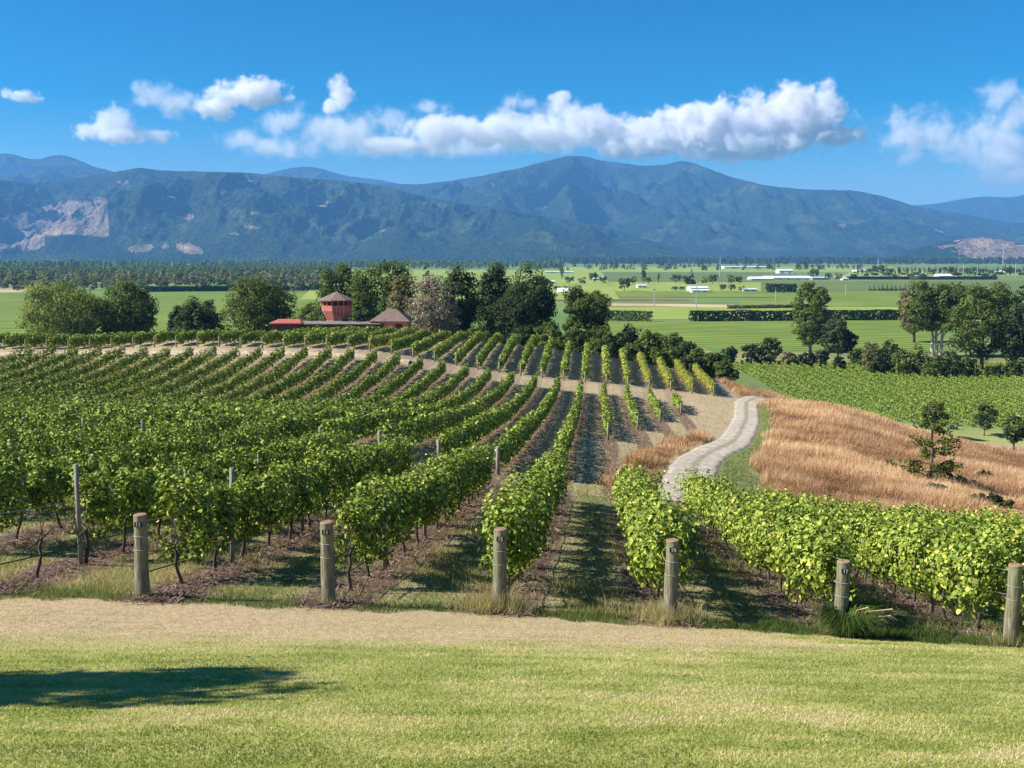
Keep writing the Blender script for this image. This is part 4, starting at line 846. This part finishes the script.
# the wood behind, nobody could count it
def wood(name, label, x0, x1, y0, y1, n, hp, mat, seed):
    r = np.random.default_rng(seed); px = r.uniform(x0, x1, n); by = y1 - (y1 - y0) * r.uniform(0, 1, n) ** 1.0; d = 32 * F / (by - HY); hh = hp[0] + (hp[1] - hp[0]) * r.uniform(0, 1, n) * (0.55 + 0.9 * fbm(px / 11, by * 2, seed, 3))
    P = []; N = []; T_ = []; S = []
    m_ = 34
    for j in range(m_):
        f = r.uniform(0.1, 1, n); rad = hh * .38 * np.sqrt(np.clip(1.15 - f, 0, 1)); a = r.uniform(0, 6.28, n)
        P.append(np.c_[(px - CX) / F * d + np.cos(a) * rad, d + np.sin(a) * rad, -32 + hh * f]); N.append(np.c_[np.cos(a), np.sin(a), f]); T_.append(np.clip(r.uniform(0, .6, n) + .4 * fbm(px / 7, by, seed + 1, 2), 0, 1)); S.append(hh * .26)
    P, N, T_, S = np.concatenate(P), np.concatenate(N), np.concatenate(T_), np.concatenate(S)
    V, Fq, k = leaf_quads(P, N, S, r); return tag(link(name, np_mesh(name, V, Fq, M[mat], np.repeat(T_, k))), label, None, None, 'stuff')
wood('woodland', 'dark plantation wood on the plain at left', -30, 340, 269, 281, 1500, (8, 13), 'tree', 1)
wood('woodland', 'olive and brown wood edge on the plain at left', -30, 330, 275, 284, 420, (8, 12), 'tree_olive', 6)
wood('woodland', 'dark wood in front of the left hills', -30, 82, 262.5, 270, 420, (13, 21), 'tree', 2)
wood('woodland', 'pale green wood below the left hills', 60, 560, 263.2, 268.5, 1300, (10, 20), 'tree', 3)
wood('woodland', 'tree belt along the foot of the mountains', 540, 1060, 262.0, 264.5, 1100, (14, 28), 'tree_dark', 4)
wood('woodland', 'scattered copses across the far plain', 540, 860, 266.0, 270.5, 110, (8, 15), 'tree_dark', 5)

# ------------------------------------------------------------------ buildings
def hip_roof(bm, cx, cy, z, w, d, h, over=0.5, ridge=0.35, t=.12):
    w2, d2 = w / 2 + over, d / 2 + over; b = [bm.verts.new((cx + sx * w2, cy + sy * d2, z)) for sx, sy in ((-1, -1), (1, -1), (1, 1), (-1, 1))]
    b0 = [bm.verts.new((v.co.x, v.co.y, z - t)) for v in b]; r1 = bm.verts.new((cx - w * ridge / 2, cy, z + h)); r2 = bm.verts.new((cx + w * ridge / 2, cy, z + h))
    for f in ((b[0], b[1], r2, r1), (b[1], b[2], r2), (b[2], b[3], r1, r2), (b[3], b[0], r1)): bm.faces.new(f)
    for i in range(4): bm.faces.new((b0[i], b0[(i + 1) % 4], b[(i + 1) % 4], b[i]))
    bm.faces.new(b0[::-1])
# tower
d = 196; x = (337 - CX) / F * d; zt = -(291 - HY) / F * d; zg = gz(x, d); root = empty('red_tower', (x, d, zg), math.radians(14)); tag(root, 'red boarded tower with a hipped brown roof and flared upper storey', 'tower')
H_ = zt - zg; ze = H_ - 1.5; zb = ze - 4.1
def octa(bm, rings):
    R_ = [[bm.verts.new((math.cos(math.pi / 8 + k * math.pi / 4) * r_ * 1.08, math.sin(math.pi / 8 + k * math.pi / 4) * r_ * 1.08, z_)) for k in range(8)] for r_, z_ in rings]
    for i in range(len(R_) - 1):
        for k in range(8): bm.faces.new((R_[i][k], R_[i][(k + 1) % 8], R_[i + 1][(k + 1) % 8], R_[i + 1][k]))
    bm.faces.new(R_[0][::-1]); bm.faces.new(R_[-1])
bm_obj('wall', lambda b: octa(b, [(1.7, -.3), (1.7, zb + .5), (1.9, zb + .9), (2.55, zb + 2.2), (2.6, ze - .95)]), M['red_wall'], root)
bm_obj('gallery', lambda b: octa(b, [(2.35, ze - .95), (2.35, ze)]), M['dark_wood'], root)
for k in range(16):
    a = k * math.pi / 8 + math.pi / 8; bm_obj('gallery_post', lambda b: add_box(b, (math.cos(a) * 2.6, math.sin(a) * 2.6, ze - .47), (.16, .16, .96), a), M['red_wall'], root)
def oroof(b):
    R_ = [b.verts.new((math.cos(math.pi / 8 + k * math.pi / 4) * 3.45, math.sin(math.pi / 8 + k * math.pi / 4) * 3.45, ze)) for k in range(8)]; t_ = b.verts.new((0, 0, H_)); c_ = [b.verts.new((v.co.x, v.co.y, ze - .12)) for v in R_]
    for k in range(8): b.faces.new((R_[k], R_[(k + 1) % 8], t_)); b.faces.new((c_[k], c_[(k + 1) % 8], R_[(k + 1) % 8], R_[k]))
    b.faces.new(c_[::-1])
bm_obj('roof', oroof, M['roof_brown'], root)
for k in range(3): bm_obj('batten', lambda b: add_box(b, (-.55 + .55 * k, -2.52 , zb + 2.35), (.12, .12, 2.3)), M['dark_wood'], root)
bm_obj('window', lambda b: add_box(b, (.35, -1.72, zb + .5), (.75, .12, .8)), M['white_wall'], root)
# brown-roofed house
def house(label, px, d, top, eave, wpx, depth, wall, roof, rh=None, name='house', ridge=.35, rz=0.0, win=2, over=.5):
    x = (px - CX) / F * d; zg = gz(x, d); zt = -(top - HY) / F * d - zg; ze = -(eave - HY) / F * d - zg; w = wpx / F * d - 2 * over
    root = empty(name, (x, d, zg), rz); tag(root, label, 'house' if name == 'house' else 'building')
    bm_obj('wall', lambda b: add_box(b, (0, 0, ze / 2 - .3), (w, depth, ze + .5)), M[wall], root)
    rf = bm_obj('roof', lambda b: hip_roof(b, 0, 0, ze, w, depth, zt - ze, over, ridge), M[roof], root)
    for k in range(win): bm_obj('window', lambda b: add_box(b, (-w / 2 + w * (k + .5) / win, -depth / 2 - .01, ze - 1.0), (min(1.2, w / win * .5), .08, 1.0)), M['glass'], root)
    return root
r_ = house('red house with a brown hipped roof beside the bare pale tree', 392, 196, 308.5, 319.5, 40, 7, 'red_wall', 'roof_brown', ridge=.25)
x = (338 - CX) / F * 190
house('low rusty red roof left of the red tower', 289, 194, 318.5, 321.5, 32, 6, 'dark_wood', 'roof_red', name='low_building', ridge=.8, win=1)
house('long low grey roofed wing running between tower and brown-roofed house', 340, 194, 320.5, 322.5, 84, 4, 'dark_wood', 'roof_grey', name='low_building', ridge=.95, win=3)
def shed(label, px, by, hpx, wpx, dep, wall='white_wall', roof='pale_roof', pitch=.25, doors=2):
    b_ = plain(px, by); d = b_.y; h = hpx / F * d; w = wpx / F * d; root = empty('farm_building', b_, RD.uniform(-.06, .06)); tag(root, label, 'building')
    he = h * (1 - pitch)
    bm_obj('wall', lambda b: add_box(b, (0, 0, he / 2), (w, dep, he)), M[wall], root)
    def gr(b):
        w2, d2 = w / 2 + .4, dep / 2 + .6; v = [b.verts.new(c_) for c_ in ((-w2, -d2, he), (w2, -d2, he), (w2, d2, he), (-w2, d2, he), (-w2, 0, h), (w2, 0, h))]
        for f in ((0, 1, 5, 4), (2, 3, 4, 5), (1, 2, 5), (3, 0, 4), (3, 2, 1, 0)): b.faces.new([v[i] for i in f])
    bm_obj('roof', gr, M[roof], root)
    for k in range(doors): bm_obj('door', lambda b: add_box(b, (-w / 2 + w * (k + .5) / doors, -dep / 2 - .02, he * .36), (w / doors * .35, .1, he * .7)), M['grey_wall'], root)
for a in [('white packing shed, the tall block among the pale buildings', 783, 273.4, 4.2, 14, 30, 'white_wall', 'white_wall'), ('long low white shed in front of the tall white block', 785, 279.2, 3.6, 44, 40, 'white_wall', 'pale_roof', .5, 5), ('low pale shed left of the long white shed', 759, 280, 3.8, 22, 25, 'grey_wall', 'pale_roof', .6, 3), ('small grey shed right of the long white shed', 817, 279.5, 3.0, 16, 20, 'grey_wall', 'pale_roof'),
          ('broad white roofed barn in the middle of the green fields', 697, 291, 5.2, 18, 18, 'white_wall', 'pale_roof', .3, 1), ('small rounded pale shed in front of the barn', 699, 292.3, 3.5, 17, 9, 'white_wall', 'white_wall'), ('pale shed beside the dark bushes right of the barn', 748, 291, 3, 14, 10, 'white_wall', 'pale_roof'), ('small white gabled house behind the lone green tree', 563, 293, 5.5, 11, 9, 'white_wall', 'white_wall', .7, 1),
          ('white cottage with pale roof left of the dark round tree', 598, 280, 3.6, 9, 12, 'white_wall', 'pale_roof', .5, 1), ('long white glasshouse at the far side of the plain', 742, 268.5, 2.6, 44, 60, 'white_wall', 'pale_roof'), ('small white house right on the plain before the shelter belt', 941, 278.5, 5, 14, 20, 'white_wall', 'pale_roof', .4, 1), ('white house at the far right below the knoll', 1004, 273, 3, 9, 25, 'white_wall', 'pale_roof'),
          ('far white shed near the start of the shelter belt', 861, 271.5, 2, 16, 40, 'white_wall', 'pale_roof'), ('long pale shed at the left of the far plain', 559, 273, 2, 28, 30, 'white_wall', 'pale_roof'), ('pale shed left of the first poplar', 548, 283.5, 3.5, 12, 14, 'white_wall', 'pale_roof'), ('row shaped pale shed right of the dark round tree', 641, 287.5, 3.5, 9, 10, 'white_wall', 'pale_roof'),
          ('tiny pale shed by the woodland at left', 204, 266, 1.6, 12, 60, 'white_wall', 'pale_roof'), ('far white roof before the mountain foot', 295, 266.3, 1.6, 14, 60, 'white_wall', 'pale_roof'), ('low white shed close to the knoll hedge', 843, 279.8, 2, 6, 12, 'white_wall', 'pale_roof')]: shed(*a)
# power poles
for i, (px, by, hp) in enumerate([(696, 309, 29), (775, 303, 16), (654, 306, 18), (845, 296, 14), (925, 279, 15), (975, 279, 15), (848, 276, 13), (1000, 274, 26), (719, 277, 20), (876, 271, 12), (961, 277, 14), (58, 268, 10), (1013, 277, 14)]):
    b_ = plain(px, by); h = hp / F * b_.y; rd = max(.16, b_.y * .00042); root = empty('power_pole', b_, RD.uniform(-.4, .4)); tag(root, 'thin pale power pole standing on the plain', 'pole', 'power poles on the plain')
    bm_obj('shaft', lambda b: add_tube(b, [(0, 0, -1), (0, 0, h)], [rd, rd * .7], 8), M['pole'], root)
    bm_obj('crossarm', lambda b: add_box(b, (0, 0, h * .94), (2.4, rd, rd)), M['dark_wood'], root)

# ------------------------------------------------------------------ grass, straw and prunings
r = np.random.default_rng(77)
def scatter(n, y0, y1, umax=0.50, umin=-0.50, pw=1.0):
    y = y0 + (y1 - y0) * r.uniform(0, 1, n) ** pw; u = r.uniform(umin, umax, n); return u * y, y
# mown lawn
n = 420000; x, y = scatter(n, 5.6, 17.2, pw=1.25)
edge_n = (fbm(x / 0.7, y / 0.7, 61, 4) - .5) * 2.4
dry = sstep(11.6, 13.4, y + edge_n * 1.0) * (1 - sstep(2.5, 5.5, x + edge_n)); dry = np.maximum(dry, 0)
st = .5 * fbm(x / 1.1 + 0.5 * y, y / 0.16, 62, 4) + .5 * fbm(x / 1.7, y / 1.0, 64, 4); st2 = fbm(x / 0.5, y / 0.35, 66, 3)
t = np.clip(0.55 + 1.9 * (st - .5) + 1.4 * (st2 - .5) + r.normal(0, .20, n) + dry * .42, 0, 1)
h = r.uniform(.010, .030, n) * (1 - .35 * dry); keep = ~((dry > .5) & (r.uniform(0, 1, n) < -.05 + .9 * (fbm(x / .4, y / .4, 68, 3) - .5))); x, y, h, t = x[keep], y[keep], h[keep], t[keep]; n = len(x)
P = np.c_[x, y, ground(x, y) - .005]
tag(link('lawn_grass', blades_mesh('lawn_grass', P, h, np.full(n, .010), M['grass'], t, r, 0.9)), 'short mown lawn grass, green with straw streaks', kind='stuff')
# alleys between the vine rows: longer grass; straw and green, taller where rank
n = 330000; x, y = scatter(n, 15.9, 46, pw=1.35)
u_ = (x - SL * y - AX0) / PITCHROW; fr_ = np.abs((u_ + .5) % 1 - .5); keep = (r.uniform(0, 1, n) < sstep(.12, .34, fr_ + .12 * (fbm(x / .6, y / .6, 71, 3) - .5)) * .95 + .06) & (bank_mask(x, y) < .4)
x, y, fr_ = x[keep], y[keep], fr_[keep]; kk = y > 16.55 + 1.3 * (fbm(x / .5, x * 0 + 3, 75, 3) - .5); x, y, fr_ = x[kk], y[kk], fr_[kk]; n = len(x); pt = fbm(x / 1.5, y / 1.5, 73, 4)
edgeg = (1 - sstep(17.0, 18.2, y)) * .5
t = np.clip(.52 + 1.3 * (pt - .5) - edgeg * .8 + r.normal(0, .17, n) - .15 * sstep(3, 6, x), 0, 1)
h = r.uniform(.03, .10, n) * (.7 + 1.1 * sstep(.45, .7, pt)) * (1 + .8 * sstep(3, 8, x)); P = np.c_[x, y, ground(x, y) - .005]
tag(link('alley_grass', blades_mesh('alley_grass', P, h, .009 + .0007 * np.maximum(y - 16, 0), M['rough_grass'], t, r, 0.7)), 'rough dry grass in the lanes between the vine rows', kind='stuff')
# taller straw and weeds under the near rows and round the posts
L_ = []; T_ = []; H_ = []
def tuft(cx, cy, rad, n, hmin, hmax, tmin, tmax):
    a = r.uniform(0, 6.28, n); q = rad * np.sqrt(r.uniform(0, 1, n)); xx = cx + np.cos(a) * q; yy = cy + np.sin(a) * q
    L_.append(np.c_[xx, yy, ground(xx, yy) - .01]); T_.append(r.uniform(tmin, tmax, n)); H_.append(r.uniform(hmin, hmax, n) * (1 - .5 * q / rad))
for k, (nn, hm, t0, t1) in {-2: (160, .30, .55, 1), -1: (240, .35, .6, 1), 0: (900, .70, .65, 1), 1: (800, .62, .7, 1), 2: (300, .45, .2, .8), 3: (500, .45, .15, .9)}.items():
    px_ = AX0 + PITCHROW * k + SL * 17 - (0.24 if k == -2 else 0); tuft(px_, 17.0, .24, nn, .12, hm, t0, t1)
for _ in range(420):
    k = r.integers(-6, 6); yy = r.uniform(17.3, 34); xx = AX0 + PITCHROW * k + SL * yy + r.normal(0, .28); right = k > 0
    g_ = right and r.uniform() < .55; tuft(xx, yy, r.uniform(.12, .3), int(r.uniform(30, 90)), .1, r.uniform(.2, .5 if right else .35), 0.05 if g_ else .5, .5 if g_ else 1.0)
for _ in range(60): xx = r.uniform(2.9, 8.6); yy = 17.0 + r.uniform(-.35, .5) + .03 * xx; tuft(xx, yy, r.uniform(.15, .35), 110, .08, .28, 0, .4)
for _ in range(60): xx = r.uniform(-8.6, 3); yy = 16.9 + r.uniform(-.2, .5); tuft(xx, yy, r.uniform(.15, .4), 70, .05, .15, .05, .5)
for _ in range(90):
    k = [0, 1][_ % 2]; tuft(AX0 + PITCHROW * k + SL * 17 + r.normal(0, .3), 17.0 + r.normal(.3, .35), .22, 60, .12, .5, .6, 1)
P, T_, H_ = np.concatenate(L_), np.concatenate(T_), np.concatenate(H_)
tag(link('tall_weeds', blades_mesh('tall_weeds', P, H_, np.full(len(P), .011), M['rough_grass'], T_, r, .55)), 'tall straw and weeds under the vines and round the posts', kind='stuff')
# big green tuft at the fifth post
cx_, cy_ = AX0 + PITCHROW * 2 + SL * 17 + .02, 16.7; root = empty('grass_tuft', (cx_, cy_, gz(cx_, cy_))); tag(root, 'big dark green grass tuft at the foot of the fifth big post', 'grass tuft')
n = 1500; a = r.uniform(0, 6.28, n); q = .26 * np.sqrt(r.uniform(0, 1, n)); base = np.c_[np.cos(a) * q, np.sin(a) * q, 0 * q]; hh = r.uniform(.25, .55, n)
mid_ = base + np.c_[np.cos(a) * hh * .28, np.sin(a) * hh * .28, hh * .85]; tip = base + np.c_[np.cos(a) * hh * .85, np.sin(a) * hh * .85, hh * r.uniform(.35, .95, n)]
dv = np.c_[-np.sin(a), np.cos(a), 0 * a] * .006
V = np.stack([base - dv, base + dv, mid_ + dv, tip, mid_ - dv], 1).reshape(-1, 3); i5 = np.arange(n)[:, None] * 5
link('blades', np_mesh('blades', V, np.concatenate([i5 + [0, 1, 2], i5 + [0, 2, 4], i5 + [4, 2, 3]], 1).reshape(-1, 3), M['rough_grass'], np.repeat(np.clip(r.uniform(0, .32, n), 0, 1), 5)), root)
bm = bmesh.new()
for k in range(7):
    a = RT.uniform(-.6, 1.4); l = RT.uniform(.5, .9); add_tube(bm, [(0, 0, 0), (math.cos(a) * l * .4, -.1, l * .55), (math.cos(a) * l, -.15, l * .62), (math.cos(a) * l * 1.2, -.15, l * .5)], [.004, .004, .012, .004], 5)
me = bpy.data.meshes.new('seed_head'); bm.to_mesh(me); bm.free(); me.materials.append(M['brown_grass']); a_ = me.attributes.new('tint', 'FLOAT', 'POINT'); a_.data.foreach_set('value', np.full(len(me.vertices), .95, np.float32)); link('seed_heads', me, root)
# prunings and mulch under the rows
n = 60000; y = 16.8 + 28 * r.uniform(0, 1, n) ** 1.3; k = r.integers(-12, 9, n); x = AX0 + PITCHROW * k + SL * y + r.normal(0, .26, n); keep = (np.abs(x / y) < .5) & (bank_mask(x, y) < .4); x, y = x[keep], y[keep]
hx, hy = [], []
for k in (-3, -2, -1, 0, 1): hx.append(AX0 + PITCHROW * k + SL * 17 + r.normal(0.05, .30, 1100)); hy.append(17.15 + r.normal(0, .30, 1100))
x, y = np.r_[x, np.concatenate(hx)], np.r_[y, np.concatenate(hy)]; n = len(x)
a = r.uniform(0, 6.28, n); l = r.uniform(.03, .14, n); P0 = np.c_[x, y, ground(x, y) + r.uniform(.0, .05, n)]; dv = np.c_[np.cos(a) * l, np.sin(a) * l, r.normal(0, .3, n) * l]; w_ = np.c_[-np.sin(a), np.cos(a), .4 + 0 * a] * .007 * (1 + (y[:, None] - 17) * .05)
V = np.stack([P0 - dv - w_, P0 - dv + w_, P0 + dv + w_, P0 + dv - w_], 1).reshape(-1, 3)
mm = leaf_mat('vine prunings', [(0.0, (0.06, 0.035, 0.03)), (0.5, (0.17, 0.11, 0.085)), (1.0, (0.38, 0.29, 0.22))], 0.05, 0.9, 0.1)
tag(link('prunings', np_mesh('prunings', V, np.arange(4 * n).reshape(n, 4), mm, np.repeat(r.beta(1.6, 2.4, n), 4))), 'brown prunings and dry leaves lying under the vines', kind='stuff')
# tall brown grass on the bank
n = 520000; x, y = scatter(n, 44, 175, .52, .02, pw=1.5); bmk = bank_mask(x, y); keep = r.uniform(0, 1, n) < bmk * 1.2; x, y = x[keep], y[keep]; n = len(x)
cl = fbm(x / 5, y / 5, 81, 4); row_ = fbm(x / 9, (y + .35 * x) / 2.6, 84, 3); h = (.25 + .70 * sstep(.35, .65, cl) + .35 * (row_ - .5)) * r.uniform(.7, 1.15, n); h *= sstep(1.2, 3.2, dist_line(x, y, TRC)) * .75 + .25
t = np.clip(.48 + 1.0 * (cl - .5) + 1.3 * (row_ - .5) + .9 * (fbm(x / 16, y / 16, 87, 3) - .5) + r.normal(0, .16, n), 0, 1)
P = np.c_[x, y, ground(x, y) - .02]
tag(link('brown_grass', blades_mesh('brown_grass', P, h, .022 + .00028 * y, M['brown_grass'], t, r, .35, np.array([.18, -.05, 0]))), 'tall dry brown grass on the bank beside the track', kind='stuff')
# low grass verge and dry turf of the middle block
n = 120000; x, y = scatter(n, 46, 135, .42, -.5, pw=1.3); bmk = bank_mask(x, y); keep = (bmk < .3) & (dist_line(x, y, TRC) > 1.7); x, y = x[keep], y[keep]; n = len(x)
gr_ = (1 - sstep(2.5, 5.0, dist_line(x, y, TRC))) * (x > np.interp(y, TRC[:, 1], TRC[:, 0])); pt = fbm(x / 4, y / 4, 93, 4)
t = np.clip(.88 + .6 * (pt - .5) + r.normal(0, .12, n) - .75 * gr_, 0, 1); P = np.c_[x, y, ground(x, y) - .01]
tag(link('dry_turf', blades_mesh('dry_turf', P, r.uniform(.05, .16, n), .03 + .0003 * y, M['rough_grass'], t, r, .8)), 'dry short turf between the rows of the middle block', kind='stuff')
